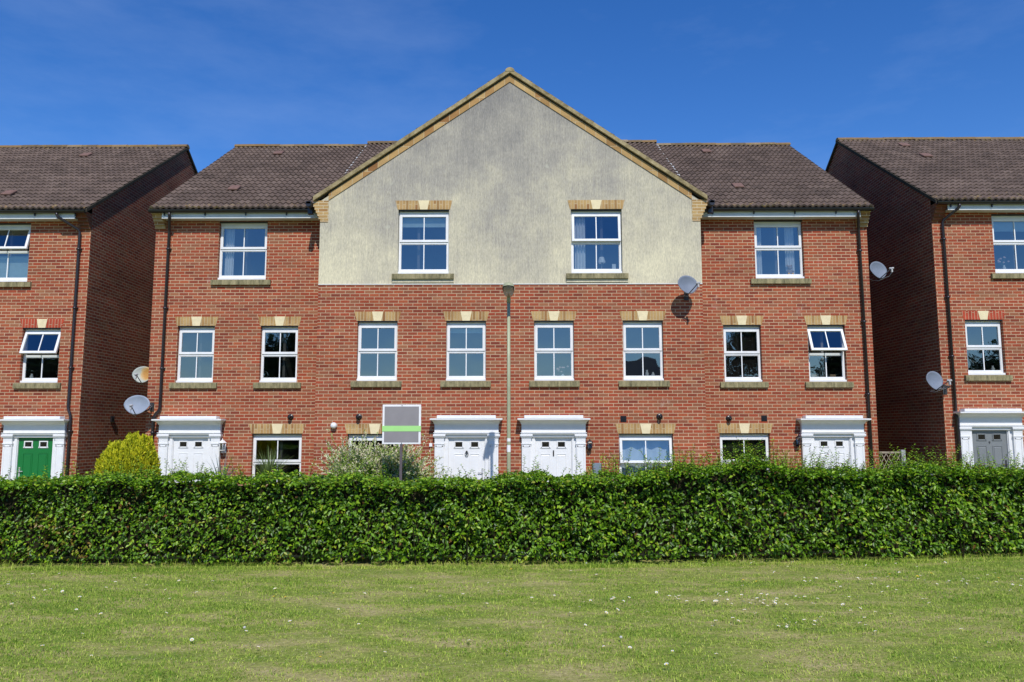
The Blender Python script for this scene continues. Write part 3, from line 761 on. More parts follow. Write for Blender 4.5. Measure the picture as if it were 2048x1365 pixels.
def flue(house, x, z, y, mat='black'):
    f = MB()
    f.lathe([(0.0, 0.012), (0.068, 0.010), (0.074, 0.0), (0.074, -0.02)], (x, y - 0.004, z), 18, axis=Vector((0, -1, 0)))
    f.lathe([(0.048, 0.0), (0.048, 0.10), (0.040, 0.115), (0.030, 0.115), (0.030, 0.05), (0, 0.05)], (x, y - 0.004, z - 0.005), 18, axis=Vector((0, -1, 0)))
    f.lathe([(0.02, 0.10), (0.026, 0.135), (0.0, 0.14)], (x, y - 0.004, z - 0.005), 12, axis=Vector((0, -1, 0)))
    return f.build('flue', M[mat], house)
def square_vent(house, x, z, y):
    f = MB(); f.box(x - 0.068, x + 0.068, y - 0.012, y - 0.0015, z - 0.068, z + 0.068, bev=0.004)
    for k in range(5): f.box(x - 0.055, x + 0.055, y - 0.020, y - 0.012, z - 0.052 + k * 0.023, z - 0.044 + k * 0.023)
    return f.build('air_vent', M['black'], house)

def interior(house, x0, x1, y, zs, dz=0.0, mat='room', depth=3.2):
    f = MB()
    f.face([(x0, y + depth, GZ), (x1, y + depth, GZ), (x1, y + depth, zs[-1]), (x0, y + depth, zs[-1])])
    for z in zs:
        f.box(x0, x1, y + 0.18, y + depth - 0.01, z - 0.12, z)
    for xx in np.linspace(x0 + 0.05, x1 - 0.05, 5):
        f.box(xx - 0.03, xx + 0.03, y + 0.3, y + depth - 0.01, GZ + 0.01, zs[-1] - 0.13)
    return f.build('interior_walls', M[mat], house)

def shell(house, x0, x1, y, mat, holes, front='brick', dz=0.0, zt=7.08):
    """front wall with openings plus side, back and gable walls of a house whose ridge runs along x"""
    w = MB(); wall_front(w, x0, x1, GZ - 0.3, zt + dz - 0.15, y, holes)
    fr = w.build('front_wall', M[front], house)
    yb = 2 * RY - 18.45
    ridge = EZ + (RY - EY) * SL - 0.07 + dz
    ze = EZ + (18.45 - EY) * SL - 0.10 + dz
    for xx, nm in ((x0, 'side_wall'), (x1, 'side_wall')):
        if mat is None: continue
        s = MB(); s.face([(xx, y, GZ - 0.3), (xx, yb, GZ - 0.3), (xx, yb, ze), (xx, RY, ridge), (xx, 18.45, ze), (xx, y, ze)] if y < 18.4 else [(xx, y, GZ - 0.3), (xx, yb, GZ - 0.3), (xx, yb, ze), (xx, RY, ridge), (xx, y, ze)])
        s.build(nm, M[mat], house)
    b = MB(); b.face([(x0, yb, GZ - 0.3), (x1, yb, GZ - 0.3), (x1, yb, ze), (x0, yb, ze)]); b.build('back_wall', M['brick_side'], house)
    return fr

def main_roof(house, x0, x1, dz=0.0, seed=1, lift=0.0, ey=EY, vergel=None, verger=None, ry=RY, vmat='verge'):
    Ln = math.hypot(ry - ey, (ry - ey) * SL); v = (0, 1, SL)
    r = MB(); roof_slope(r, (x0, ey, EZ + dz + lift), (1, 0, 0), v, x1 - x0, Ln, seed=seed)
    rf = r.build('roof', M['tile'], house, uv=False)
    r = MB(); roof_slope(r, (x1, 2 * ry - ey, EZ + dz + lift), (-1, 0, 0), (0, -1, SL), x1 - x0, Ln, seed=seed + 9, spw=4)
    r.build('rear_slope', M['tile'], rf, uv=False)
    zr = EZ + dz + lift + (ry - ey) * SL
    t = MB(); ridge_tiles(t, (x0 - 0.01, ry, zr - 0.005), (x1 + 0.01, ry, zr - 0.005), 0.12, seed=seed); t.build('ridge_tiles', M['ridge'], rf, uv=False)
    for xx, s in ((vergel, -1), (verger, 1)):
        if xx is None: continue
        g = MB(); a, b = sorted((xx, xx - s * 0.09))
        for yy0, yy1 in ((ey + 0.01, ry), (2 * ry - ey - 0.01, ry)):
            z0, z1 = EZ + dz + lift + (abs(yy0 - (ey if yy0 < ry else 2 * ry - ey))) * SL, zr
            g.prism([(yy0, z0 - 0.075), (yy1, z1 - 0.075), (yy1, z1 + 0.012), (yy0, z0 + 0.012)], 'x', a, b)
        g.build('verge', M[vmat], rf)
    return rf

HOUSES = {}
YS, YC = 18.45, 17.80
# ---- left and right houses of the terrace
SW = {'L': dict(label='left house of the terrace, red brick with brown tiled roof and white front door', s=-1),
      'R': dict(label='right house of the terrace, red brick with a tilted open window above its white door', s=1)}
for key, s, in (('L', -1), ('R', 1)):
    X = lambda a: s * a
    h = empty('terraced_house', (s * 6.55, YS, GZ), SW[key]['label'], 'house'); HOUSES[key] = h
    w1 = sorted((X(5.085), X(5.985))); w2 = sorted((X(7.09), X(7.985))); w3 = sorted((X(5.91), X(7.09))); w4 = sorted((X(4.92), X(6.10)))
    dc = s * 7.545
    holes = [(*w1, 2.85, 4.215), (*w2, 2.85, 4.215), (*w3, 5.34, 6.785), (*w4, 0.30, 1.645), (dc - 0.51, dc + 0.51, GZ + 0.03, 1.60)]
    x0, x1 = sorted((X(4.40), X(8.63)))
    shell(h, x0, x1, YS, None, holes, front='brick')
    yb = 2 * RY - YS; ridge = EZ + (RY - EY) * SL - 0.07; ze = EZ + (YS - EY) * SL - 0.10
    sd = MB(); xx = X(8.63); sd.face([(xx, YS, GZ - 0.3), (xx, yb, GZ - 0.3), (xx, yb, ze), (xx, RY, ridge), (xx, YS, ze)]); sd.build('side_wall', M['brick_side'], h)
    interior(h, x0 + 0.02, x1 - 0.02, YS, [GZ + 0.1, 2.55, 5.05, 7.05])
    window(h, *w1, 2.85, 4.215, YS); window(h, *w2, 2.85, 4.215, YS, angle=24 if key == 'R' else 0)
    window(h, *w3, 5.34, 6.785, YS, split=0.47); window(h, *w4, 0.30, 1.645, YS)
    for (a, b) in (w1, w2):
        sill(h, a - 0.115, b + 0.115, 2.85, YS); lintel(h, a, b, 4.215, 4.435, YS)
    sill(h, w3[0] - 0.13, w3[1] + 0.13, 5.34, YS); sill(h, w4[0] - 0.1, w4[1] + 0.1, 0.30, YS)
    lintel(h, *w4, 1.645, 1.868, YS)
    door_set(h, dc, YS, side=s, rim='paint_white')
    a, b = sorted((X(4.50), X(8.66)))
    fa, fb = sorted((X(4.50), X(8.38)))
    eave(h, a, b, EY, EZ, fx0=fa, fx1=fb)
    rf = main_roof(h, a, b, seed=5 if s < 0 else 8, vergel=a - 0.012 if s < 0 else None, verger=b + 0.012 if s > 0 else None)
    # stepped brick corbel under the outer end of the eave
    cb = MB(); n = 5
    for k in range(n):
        zt_ = EZ - 0.03 - 0.075 * (n - 1 - k)
        a, b = sorted((X(8.382), X(8.632)))
        cb.box(a, b, YS - 0.06 - 0.055 * k, YS + 0.02, zt_ - 0.075, zt_)
    cb.build('corbel', M['yellow'], h)
    if s < 0:
        P = [(-8.17, EY + 0.0, EZ - 0.09), (-8.17, EY + 0.02, EZ - 0.19), (-8.28, YS - 0.06, EZ - 0.45), (-8.29, YS - 0.06, 2.20), (-8.43, YS - 0.06, 2.06), (-8.45, YS - 0.06, GZ)]
        flue(h, -5.20, 2.03, YS)
    else:
        P = [(8.30, EY + 0.0, EZ - 0.09), (8.30, EY + 0.02, EZ - 0.19), (8.41, YS - 0.06, EZ - 0.45), (8.44, YS - 0.06, GZ)]
        flue(h, 5.15, 1.99, YS); square_vent(h, 5.98, 1.99, YS)
    downpipe(h, P)
    # little grey bracket stub on the wall near the top of the pipe
# ---- the gabled pair in the middle
h = empty('gabled_house_pair', (0, YC, GZ), 'central pair of houses with tall cream rendered gable over red brick and two white doors', 'house'); HOUSES['C'] = h
CW = [(2.60, 3.53), (0.555, 1.475)]
holes = []; w2f = (1.43, 2.62); wg = (2.47, 3.70)
for s in (-1, 1):
    for a, b in CW: holes.append((*sorted((s * a, s * b)), 2.84, 4.235))
    holes.append((*sorted((s * wg[0], s * wg[1])), 0.30, 1.64))
    holes.append((s * 0.985 - 0.51, s * 0.985 + 0.51, GZ + 0.03, 1.60))
w = MB(); wall_front(w, -4.46, 4.46, GZ - 0.3, 5.10, YC, holes); w.build('front_wall', M['brick'], h)
for xx in (-4.46, 4.46):
    s_ = MB(); s_.face([(xx, YC, GZ - 0.3), (xx, YS + 0.2, GZ - 0.3), (xx, YS + 0.2, 7.0), (xx, YC, 7.0)]); s_.build('side_wall', M['brick'], h)
yb = 2 * RY - 18.45
b_ = MB(); b_.face([(-4.4, yb, GZ), (4.4, yb, GZ), (4.4, yb, 7.1), (-4.4, yb, 7.1)]); b_.build('back_wall', M['brick_side'], h)
SG = (10.005 - 7.09) / 4.29      # slope of the render edge
gh = [(*sorted((s * w2f[0], s * w2f[1])), 5.345, 6.875) for s in (-1, 1)]
w = MB(); wall_front(w, -4.46, 4.46, 5.10, 7.09, YC - 0.008, gh, rev=0.17)
w.face([(-4.46, YC - 0.008, 7.09), (4.46, YC - 0.008, 7.09), (0, YC - 0.008, 7.09 + 4.46 * SG)])
w.face([(-4.46, YC - 0.008, 5.10), (4.46, YC - 0.008, 5.10), (4.46, YC, 5.10), (-4.46, YC, 5.10)])
w.build('rendered_gable', M['render'], h)
bd = MB(); bd.prism([(YC - 0.016, 5.085), (YC - 0.001, 5.075), (YC - 0.001, 5.098), (YC - 0.016, 5.098)], 'x', -4.463, 4.463); bd.build('render_stop_bead', M['upvc'], h)
for s in (-1, 1):
    for a, b in CW:
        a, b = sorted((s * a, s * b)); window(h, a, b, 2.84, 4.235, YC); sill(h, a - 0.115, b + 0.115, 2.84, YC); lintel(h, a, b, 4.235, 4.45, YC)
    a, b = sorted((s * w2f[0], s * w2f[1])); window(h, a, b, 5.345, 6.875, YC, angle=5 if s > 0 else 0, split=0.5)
    sill(h, a - 0.125, b + 0.125, 5.345, YC - 0.008); lintel(h, a, b, 6.875, 7.09, YC - 0.010)
    ub = MB(); ub.box(a - 0.12, b + 0.12, YC - 0.03, YC - 0.007, 5.345 - 0.215, 5.345 - 0.137); ub.build('sill_upstand', M['render'], h)
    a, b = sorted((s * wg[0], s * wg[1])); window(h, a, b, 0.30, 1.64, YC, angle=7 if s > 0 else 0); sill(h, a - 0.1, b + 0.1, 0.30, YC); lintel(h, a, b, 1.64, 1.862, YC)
    door_set(h, s * 0.985, YC, side=-s, knocker=(s < 0), letter=(s > 0))
    # kneeler: stepped yellow brick corbel at the foot of the gable
    kb = MB(); n = 7
    for k in range(n):
        z0 = 6.575 + 0.0735 * k; xo = 4.46 + min(k, 5) * 0.0325 + (0.0 if k < 1 else 0.005)
        xi = 4.27; 
        a, b = sorted((s * xi, s * xo)); kb.box(a, b, YC - 0.02 - 0.0015 * k, YC + 0.25, z0, z0 + 0.0735)
    kb.build('kneeler', M['yellow'], h)
    # yellow brick on edge following the slope, then shadow gap, then mortared verge
    def slab(xa, xb, off0, off1, y0, y1, name, mat):
        # xa inner (towards the ridge), xb outer; offsets measured vertically from the render edge line
        zl = lambda x, o: 7.09 + (4.29 - x) * SG + o
        m = MB(); pts = [(s * xa, zl(xa, off0)), (s * xb, zl(xb, off0)), (s * xb, zl(xb, off1)), (s * xa, zl(xa, off1))]
        m.prism(pts, 'y', y0, y1); return m.build(name, M[mat], h)
M['yellow_run'] = brick_mat('yellow_verge_brick', YEL, srgb(210, 196, 164), bw=0.24, bh=0.6, dirt=0.15, msize=0.005)
for s in (-1, 1):
    zl = lambda x, o: 7.09 + (4.29 - x) * SG + o
    def slab(xa, xb, off0, off1, y0, y1, name, mat, par):
        m = MB(); pts = [(s * xa, zl(xa, off0)), (s * xb, zl(xb, off0)), (s * xb, zl(xb, off1)), (s * xa, zl(xa, off1))]
        m.prism(pts, 'y', y0, y1); return m.build(name, M[mat], par)
    slab(0.0, 4.27, 0.0, 0.165, YC - 0.030, YC + 0.05, 'verge_brickwork', 'yellow_run', h)
    slab(0.0, 4.55, 0.166, 0.215, YC - 0.034, YC + 0.06, 'undercloak', 'verge_dark', h)  # dark slab painted in as the shadow gap between brickwork and verge
    slab(0.0, 4.62, 0.205, 0.31, YC - 0.10, YC + 0.06, 'verge', 'verge', h)
    # cross gable slope
    zr = 7.09 + 4.29 * SG + 0.262; xe = 4.62; ang = math.atan(SG); ln = xe / math.cos(ang)
    r = MB(); y0 = YC - 0.09
    vs = Vector((-s, 0, SG)).normalized()
    def clip(uc, vc, s=s):
        # keep the part in front of the valley with the main roof
        hx = vc * math.cos(ang); z = zr - SG * xe + SG * hx
        yv = EY + (z - EZ - 0.1) / SL
        return (y0 + uc) < yv + 0.15
    roof_slope(r, (s * xe, y0, zr - SG * xe), (0, 1, 0), vs, 5.6, ln, seed=20 + s, clip=clip, spw=6)
    r.build('gable_roof', M['tile'], h, uv=False)
    # gutter of the gable's side eave, only its stopped end shows
    g_ = MB(); g_.tube([(s * 4.70, YC - 0.20, 6.965), (s * 4.70, YC + 0.40, 6.965)], 0.062, 12); g_.box(s * 4.70 - 0.06, s * 4.70 + 0.06, YC - 0.20, YC + 0.35, 6.97, 7.03)
    g_.box(s * 4.72 - 0.055, s * 4.72 + 0.055, YC + 0.05, YC + 0.16, 6.80, 6.95)
    g_.build('gutter_end', M['black'], h)
    ml = MB()   # mortar fillet where the middle roof steps up over its neighbour
    for k in range(21):
        yy = EY + 0.2 + k * (RY - EY - 0.25) / 21; zz = EZ + (yy - EY) * SL
        rr_ = random.Random(k * 3 + s)
        if rr_.random() < 0.85: ml.box(s * (4.475 - rr_.uniform(0, .02)), s * (4.52 + rr_.uniform(-.01, .03)), yy, yy + 0.10, zz + 0.03, zz + 0.10 + (0.10) * SL * 0.5)
    ml.build('mortar_fillet', M['lead'], h)
tt = MB(); ridge_tiles(tt, (0, YC - 0.11, zr - 0.03), (0, 22.9, zr - 0.03), 0.115, seed=4); tt.build('gable_ridge_tiles', M['verge'], h, uv=False)
main_roof(h, -4.50, 4.50, seed=31, lift=0.10)
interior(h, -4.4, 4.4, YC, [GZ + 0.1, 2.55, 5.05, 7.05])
flue(h, -3.45, 2.02, YC); flue(h, 3.40, 2.02, YC); square_vent(h, 2.58, 1.97, YC)
fl = MB(); fl.lathe([(0.0, 0.13), (0.04, 0.125), (0.065, 0.10), (0.072, 0.06), (0.066, 0.02), (0.05, 0.0)], (-4.0, YC, 1.82), 18, axis=Vector((-0.1, -1, 0.1)).normalized())
fl.build('dome_flue', M['upvc'], h)

# ---- neighbours left and right
def neighbour(key, s, label, dz, door, number=None, open1=0, open2=0):
    xc_ = 10.22 if s < 0 else 10.21
    h = empty('detached_house', (s * 13.5, YS, GZ), label, 'house'); HOUSES[key] = h
    X = lambda a: s * a
    far = 18.6
    if s < 0: w1 = (-11.72, -10.80); w2 = (-12.85, -11.70); dc = -11.22; w5 = (-14.6, -13.4)
    else: w1 = (10.845, 11.745); w2 = (11.66, 12.84); dc = 11.24; w5 = (13.4, 14.6)
    holes = [(*w1, 2.85 + dz, 4.175 + dz), (*w2, 5.30 + dz, 6.76 + dz), (dc - 0.51, dc + 0.51, GZ + 0.03 + dz, 1.60 + dz), (*w5, 0.3 + dz, 1.645 + dz), (*w5, 2.85 + dz, 4.175 + dz)]
    x0, x1 = sorted((X(xc_), X(far)))
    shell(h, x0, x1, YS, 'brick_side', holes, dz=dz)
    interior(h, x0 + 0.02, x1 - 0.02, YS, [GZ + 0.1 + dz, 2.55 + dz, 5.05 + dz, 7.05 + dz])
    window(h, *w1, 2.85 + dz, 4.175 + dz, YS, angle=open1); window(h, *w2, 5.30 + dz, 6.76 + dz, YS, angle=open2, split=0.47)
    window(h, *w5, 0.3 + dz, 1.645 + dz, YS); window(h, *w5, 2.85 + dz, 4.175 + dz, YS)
    sill(h, w1[0] - 0.1, w1[1] + 0.1, 2.85 + dz, YS); sill(h, w2[0] - 0.12, w2[1] + 0.12, 5.30 + dz, YS)
    sill(h, w5[0] - 0.1, w5[1] + 0.1, 0.3 + dz, YS); sill(h, w5[0] - 0.1, w5[1] + 0.1, 2.85 + dz, YS)
    lintel(h, *w1, 4.175 + dz, 4.385 + dz, YS, mat='soldier_red'); lintel(h, *w5, 4.175 + dz, 4.385 + dz, YS, mat='soldier_red'); lintel(h, *w5, 1.645 + dz, 1.86 + dz, YS, mat='soldier_red')
    door_set(h, dc, YS, side=s, dz=dz, door_mat=door, number=number, rim='paint_white' if s < 0 else 'grey_door')
    a, b = sorted((X(xc_ - 0.03), X(far + 0.05)))
    fa, fb = sorted((X(xc_ + 0.26), X(far)))
    eave(h, a, b, EY, EZ + dz, fx0=fa, fx1=fb)
    inner = X(xc_ - 0.055)
    main_roof(h, a, b, dz=dz, seed=41 if s < 0 else 47, vergel=inner if s > 0 else None, verger=inner if s < 0 else None, vmat='verge_dark')
    cb = MB(); n = 5
    for k in range(n):
        zt_ = EZ - 0.03 - 0.075 * (n - 1 - k) + dz
        p_, q_ = sorted((X(xc_ + 0.255), X(xc_ - 0.002))); cb.box(p_, q_, YS - 0.06 - 0.055 * k, YS + 0.02, zt_ - 0.075, zt_)
    cb.build('corbel', M['brown_corbel'], h)
    if s < 0:
        downpipe(h, [(-10.88, EY, EZ - 0.09), (-10.88, EY + 0.02, EZ - 0.17), (-10.46, YS - 0.06, EZ - 0.45), (-10.47, YS - 0.06, 2.22), (-10.40, YS - 0.06, 2.10), (-10.40, YS - 0.06, GZ)])
        v = MB(); v.box(-10.215, -10.17, 19.85, 19.98, 1.93, 2.08, bev=0.006); v.build('air_vent', M['black'], h)
    else:
        downpipe(h, [(10.71, EY, EZ - 0.09 + dz), (10.71, EY + 0.02, EZ - 0.17 + dz), (10.44, YS - 0.06, EZ - 0.42 + dz), (10.47, YS - 0.06, GZ)])
    return h
neighbour('LN', -1, 'separate red brick house at the left edge with a green front door', 0.0, 'green_door', open1=20, open2=16)
neighbour('RN', 1, 'separate red brick house at the right edge with a grey front door', 0.155, 'grey_door', number='9')

# pinkish vent tiles standing a little proud of the roofs
M['vent_tile'] = plain('pinkish_vent_tile', srgb(116, 88, 78), 0.85, 0.3, 8)
for key, vx, vy, dz in (('L', -7.10, 19.40, 0), ('L', -7.02, 22.64, 0), ('R', 5.87, 22.70, 0), ('R', 5.84, 19.47, 0), ('LN', -12.69, 19.07, 0), ('LN', -12.77, 22.49, 0), ('RN', 11.84, 22.74, 0.155), ('RN', 11.87, 21.63, 0.155)):
    vz = EZ + dz + (vy - EY) * SL
    m = MB(); m.box(vx - 0.13, vx + 0.13, vy - 0.17, vy + 0.15, vz + 0.055, vz + 0.105, bev=0.012)
    m.rotx(vy, vz, R(33.3)); m.build('vent_tile', M['vent_tile'], HOUSES[key])

# ------------------------------------------------------------------ satellite dishes
def dish(loc, w, hgt, label, mat, mount_to, facing=(0.25, -1, 0.42), arm_dx=0.10, rust=False, mount_label=None):
    """offset dish: centre at loc, mounted on a short bracket that reaches mount_to"""
    root = empty('satellite_dish', mount_to, label, 'satellite dish', 'satellite dishes on the house walls')
    c = Vector(loc); n = Vector(facing).normalized()
    up = Vector((0, 0, 1)); sx = n.cross(up).normalized() * -1; sz = n.cross(sx).normalized()
    if sz.z < 0: sz = -sz
    d = MB(); rings = []
    for side, off in ((0, 0.0), (1, -0.010)):
        for k in range(8):
            rr_ = k / 7; i = len(d.v); rings.append(i)
            for j in range(28):
                t = 2 * math.pi * j / 28
                px = math.cos(t) * rr_ * w / 2; pz = math.sin(t) * rr_ * hgt / 2
                if pz < 0: px *= 1 - 0.22 * (-math.sin(t)) * rr_       # egg outline: narrower foot
                d.v.append(tuple(c + sx * px + sz * pz + n * (0.065 * rr_ ** 2 + off)))
    for sd_ in (0, 1):
        for k in range(7):
            for j in range(28):
                a, b = rings[sd_ * 8 + k], rings[sd_ * 8 + k + 1]
                d.f.append((a + j, a + (j + 1) % 28, b + (j + 1) % 28, b + j)); d.sm.append(True)
    a, b = rings[7], rings[15]
    for j in range(28): d.f.append((a + j, a + (j + 1) % 28, b + (j + 1) % 28, b + j)); d.sm.append(False)
    d.build('reflector', mat, root)
    base = c - sz * (hgt / 2 * 0.97) + n * 0.05
    tip = c - sz * (hgt * 0.20) + n * (0.36) + sx * arm_dx
    ar = MB(); ar.tube([base - n * 0.06, base, tip], 0.011, 6); ar.build('arm', M['dark_metal'], root)
    lb = MB(); q = (c - tip).normalized()
    lb.lathe([(0.0, -0.05), (0.022, -0.05), (0.022, 0.02), (0.03, 0.03), (0.03, 0.05), (0, 0.052)], tuple(tip), 10, axis=q)
    lb.box(tip.x - 0.018, tip.x + 0.018, tip.y - 0.03, tip.y + 0.02, tip.z - 0.10, tip.z - 0.01, bev=0.006)
    lb.build('receiver', M['lnb'], root)
    br = MB(); back = c - n * 0.03; mt = Vector(mount_to)
    br.tube([back, back - n * 0.05, (mt.x, back.y + 0.05 if abs(mt.x - c.x) > 0.02 else mt.y, back.z - 0.12), mt + Vector((0, 0, -0.12)), mt + Vector((0, 0, -0.2))], 0.016, 8)
    br.box(mt.x - 0.05, mt.x + 0.05, mt.y - 0.012, mt.y + 0.004, mt.z - 0.24, mt.z - 0.04)
    br.box(back.x - 0.05, back.x + 0.05, back.y + 0.02, back.y + 0.05, back.z - 0.06, back.z + 0.06)
    br.build('bracket', M['dark_metal'], root)
    cb = MB(); cb.tube([tip - Vector((0, 0, .1)), tip + Vector((-.03, .08, -.17)), base + Vector((-.02, .05, -.05)), base + Vector((-.09, .14, -.03)), mt + Vector((-.02, -.01, -.1))], 0.005, 5)
    cb.build('cable', M['lnb'], root)
    return root
def rust_mat():
    t = NT('rust_stained_dish'); o = t.obj(); sep = t.n('SeparateXYZ'); t.l(o, sep.inputs[0])
    f = t.noise(o, 7, 4)
    gd = t.n('VectorMath', operation='DISTANCE'); t.l(o, gd.inputs[0]); gd.inputs[1].default_value = (-0.30, -0.09, 0.10)
    d = t.math('SUBTRACT', t.math('MULTIPLY', gd.outputs['Value'], 3.2), t.math('MULTIPLY', f, 0.35))
    c = t.ramp(d, [(0.16, srgb(176, 128, 62)), (0.34, srgb(182, 154, 104)), (0.48, srgb(160, 166, 160))])
    t.col(c); t.rough(0.6); return t.m
M['rust_dish'] = rust_mat()
dish((-9.04, 19.05, 3.07), 0.50, 0.42, 'rust-stained pale dish, upper of the two beside the left downpipe', M['rust_dish'], (-8.63, 19.14, 3.0), facing=(0.05, -1, 0.22), arm_dx=-0.02)
dish((-8.68, 18.12, 2.30), 0.61, 0.46, 'pale blue grey dish above the golden conifers, lower of two', M['pale_dish'], (-8.50, 18.44, 2.42), facing=(0.0, -1, 0.22), arm_dx=0.02)
dish((4.02, 17.44, 4.98), 0.50, 0.45, 'grey dish casting a shadow on brick below the right end of the cream gable', M['grey_dish'], (4.08, 17.79, 4.94), facing=(0.28, -1, 0.25), arm_dx=0.09)
dish((8.96, 18.75, 5.58), 0.50, 0.45, 'grey dish high in the gap between the terrace and the right house', M['grey_dish'], (8.63, 18.84, 5.55), facing=(0.32, -1, 0.25), arm_dx=0.10)
dish((9.82, 18.12, 2.84), 0.48, 0.45, 'grey dish low on the corner of the house with the grey door', M['grey_dish'], (10.26, 18.44, 2.80), facing=(0.32, -1, 0.25), arm_dx=0.10)

# ------------------------------------------------------------------ wall lanterns and small wall boxes
def lantern(x, y, z, label, mat, sc_=1.0):
    root = empty('wall_lantern', (x, y, z), label, 'wall lantern'); root.scale = (sc_,) * 3
    cy = y - 0.11
    b = MB(); b.box(x - 0.03, x + 0.03, y - 0.012, y - 0.001, z - 0.10, z + 0.05, bev=0.004)
    b.tube([(x, y - 0.01, z - 0.04), (x, y - 0.06, z - 0.10), (x, cy, z - 0.09), (x, cy, z - 0.05)], 0.009, 6); b.build('bracket', mat, root)
    c = MB(); c.lathe([(0.0, 0.165), (0.008, 0.16), (0.012, 0.135), (0.045, 0.115), (0.072, 0.09), (0.076, 0.082), (0.0, 0.082)], (x, cy, z), 6, smooth=False)
    c.build('cap', mat, root)
    f = MB()
    for j in range(6):
        t = 2 * math.pi * j / 6; f.tube([(x + 0.045 * math.cos(t), cy + 0.045 * math.sin(t), z - 0.05), (x + 0.062 * math.cos(t), cy + 0.062 * math.sin(t), z + 0.083)], 0.0055, 4)
    f.lathe([(0.0, -0.06), (0.03, -0.06), (0.052, -0.05), (0.052, -0.042), (0.0, -0.042)], (x, cy, z), 6, smooth=False); f.build('frame', mat, root)
    gl = MB(); gl.lathe([(0.040, -0.042), (0.056, 0.082)], (x, cy, z), 6, smooth=False); gl.build('glass', M['lantern_glass'], root)
    return root
lantern(-6.74, YS, 1.32, 'white glazed lantern right of the left white door', M['paint_white'], 1.3)
lantern(6.73, YS, 1.44, 'black lantern left of the right white door', M['black'], 1.1)
lantern(1.80, YC, 1.36, 'slim black lantern at the right of the door with the black bar knocker', M['black'])
b = MB(); b.box(-1.835, -1.765, YC - 0.035, YC - 0.0015, 1.345, 1.425, bev=0.006)
o = b.build('doorbell_box', M['upvc']); tag(o, 'small white box on brick left of the door with the oval knocker', 'doorbell box')
b = MB(); b.box(1.86, 2.06, YC - 0.08, YC - 0.0015, 0.66, 0.98, bev=0.01)
o = b.build('meter_box', plain('blue_grey_box', (0.16, 0.20, 0.24), 0.5)); tag(o, 'blue grey box on the brick just above the hedge', 'meter box')
b = MB(); b.box(-12.20, -12.06, YS - 0.02, YS - 0.0015, 1.13, 1.27, bev=0.004)
o = b.build('wall_plaque', plain('blue_plaque', (0.10, 0.16, 0.30), 0.4)); tag(o, 'small blue plaque beside the surround of the green door', 'wall plaque')

# ------------------------------------------------------------------ street lamp
lp = empty('street_lamp', (0.0, 15.1, GZ), 'slender olive street lamp standing before the two middle doors', 'street lamp')
m = MB(); m.tube([(0, 15.1, GZ), (0, 15.1, 0.9), (0, 15.1, 2.5), (0, 15.1, 4.25)], [0.052, 0.038, 0.035, 0.032], 18); m.build('column', M['lamp_paint'], lp)
m = MB(); m.tube([(0, 15.1, 4.20), (0, 15.1, 4.30), (0, 15.06, 4.34), (0, 14.95, 4.355)], [0.040, 0.038, 0.032, 0.03], 12); m.build('bracket', M['lamp_paint'], lp)
# head: shell hood above, clear bowl under, reaching towards the lawn
hd = MB(); n = 12; sec = []
for k in range(11):
    t = k / 10; yy = 15.12 - 0.58 * t; zz = 4.33 + 0.12 * t
    wdt = 0.118 * math.sin(math.pi * min(1, 0.16 + 0.84 * t) ** 0.55) ** 0.5 if t < 1 else 0.03
    wdt = 0.06 + 0.055 * math.sin(min(1, t * 1.5) * math.pi / 2) if t < 0.85 else 0.115 * math.sqrt(max(0.02, 1 - ((t - 0.85) / 0.15) ** 2))
    hh = wdt * 0.78
    i = len(hd.v); sec.append(i)
    for j in range(n + 1):
        a = math.pi * j / n; hd.v.append((wdt * math.cos(a), yy, zz + hh * math.sin(a)))
for k in range(10):
    for j in range(n): hd.f.append((sec[k] + j, sec[k] + j + 1, sec[k + 1] + j + 1, sec[k + 1] + j)); hd.sm.append(True)
for e in (sec[0], sec[-1]): hd.f.append(tuple(e + j for j in range(n + 1))); hd.sm.append(False)
ho = hd.build('hood', M['lamp_paint'], lp)
bw = MB(); sec = []
for k in range(9):
    t = k / 8; yy = 15.06 - 0.49 * t; zz = 4.345 + 0.10 * t; wdt = 0.100 * math.sqrt(max(0.05, 1 - (2 * t - 1) ** 4)); hh = 0.075 * math.sqrt(max(0.03, 1 - (2 * t - 1) ** 2))
    i = len(bw.v); sec.append(i)
    for j in range(n + 1):
        a = math.pi * j / n; bw.v.append((wdt * math.cos(a), yy, zz - hh * math.sin(a)))
for k in range(8):
    for j in range(n): bw.f.append((sec[k] + j, sec[k] + j + 1, sec[k + 1] + j + 1, sec[k + 1] + j)); bw.sm.append(True)
for e in (sec[0], sec[-1]): bw.f.append(tuple(e + j for j in range(n + 1))); bw.sm.append(False)
bw.build('bowl', M['lamp_bowl'], lp)
st = MB(); st.tube([(0, 15.1, 1.30), (0, 15.1, 1.43)], 0.0385, 18, cap=False); st.tube([(0, 15.1, 1.50), (0, 15.1, 1.56)], 0.038, 18, cap=False); st.build('sticker', M['sign_white'], lp)

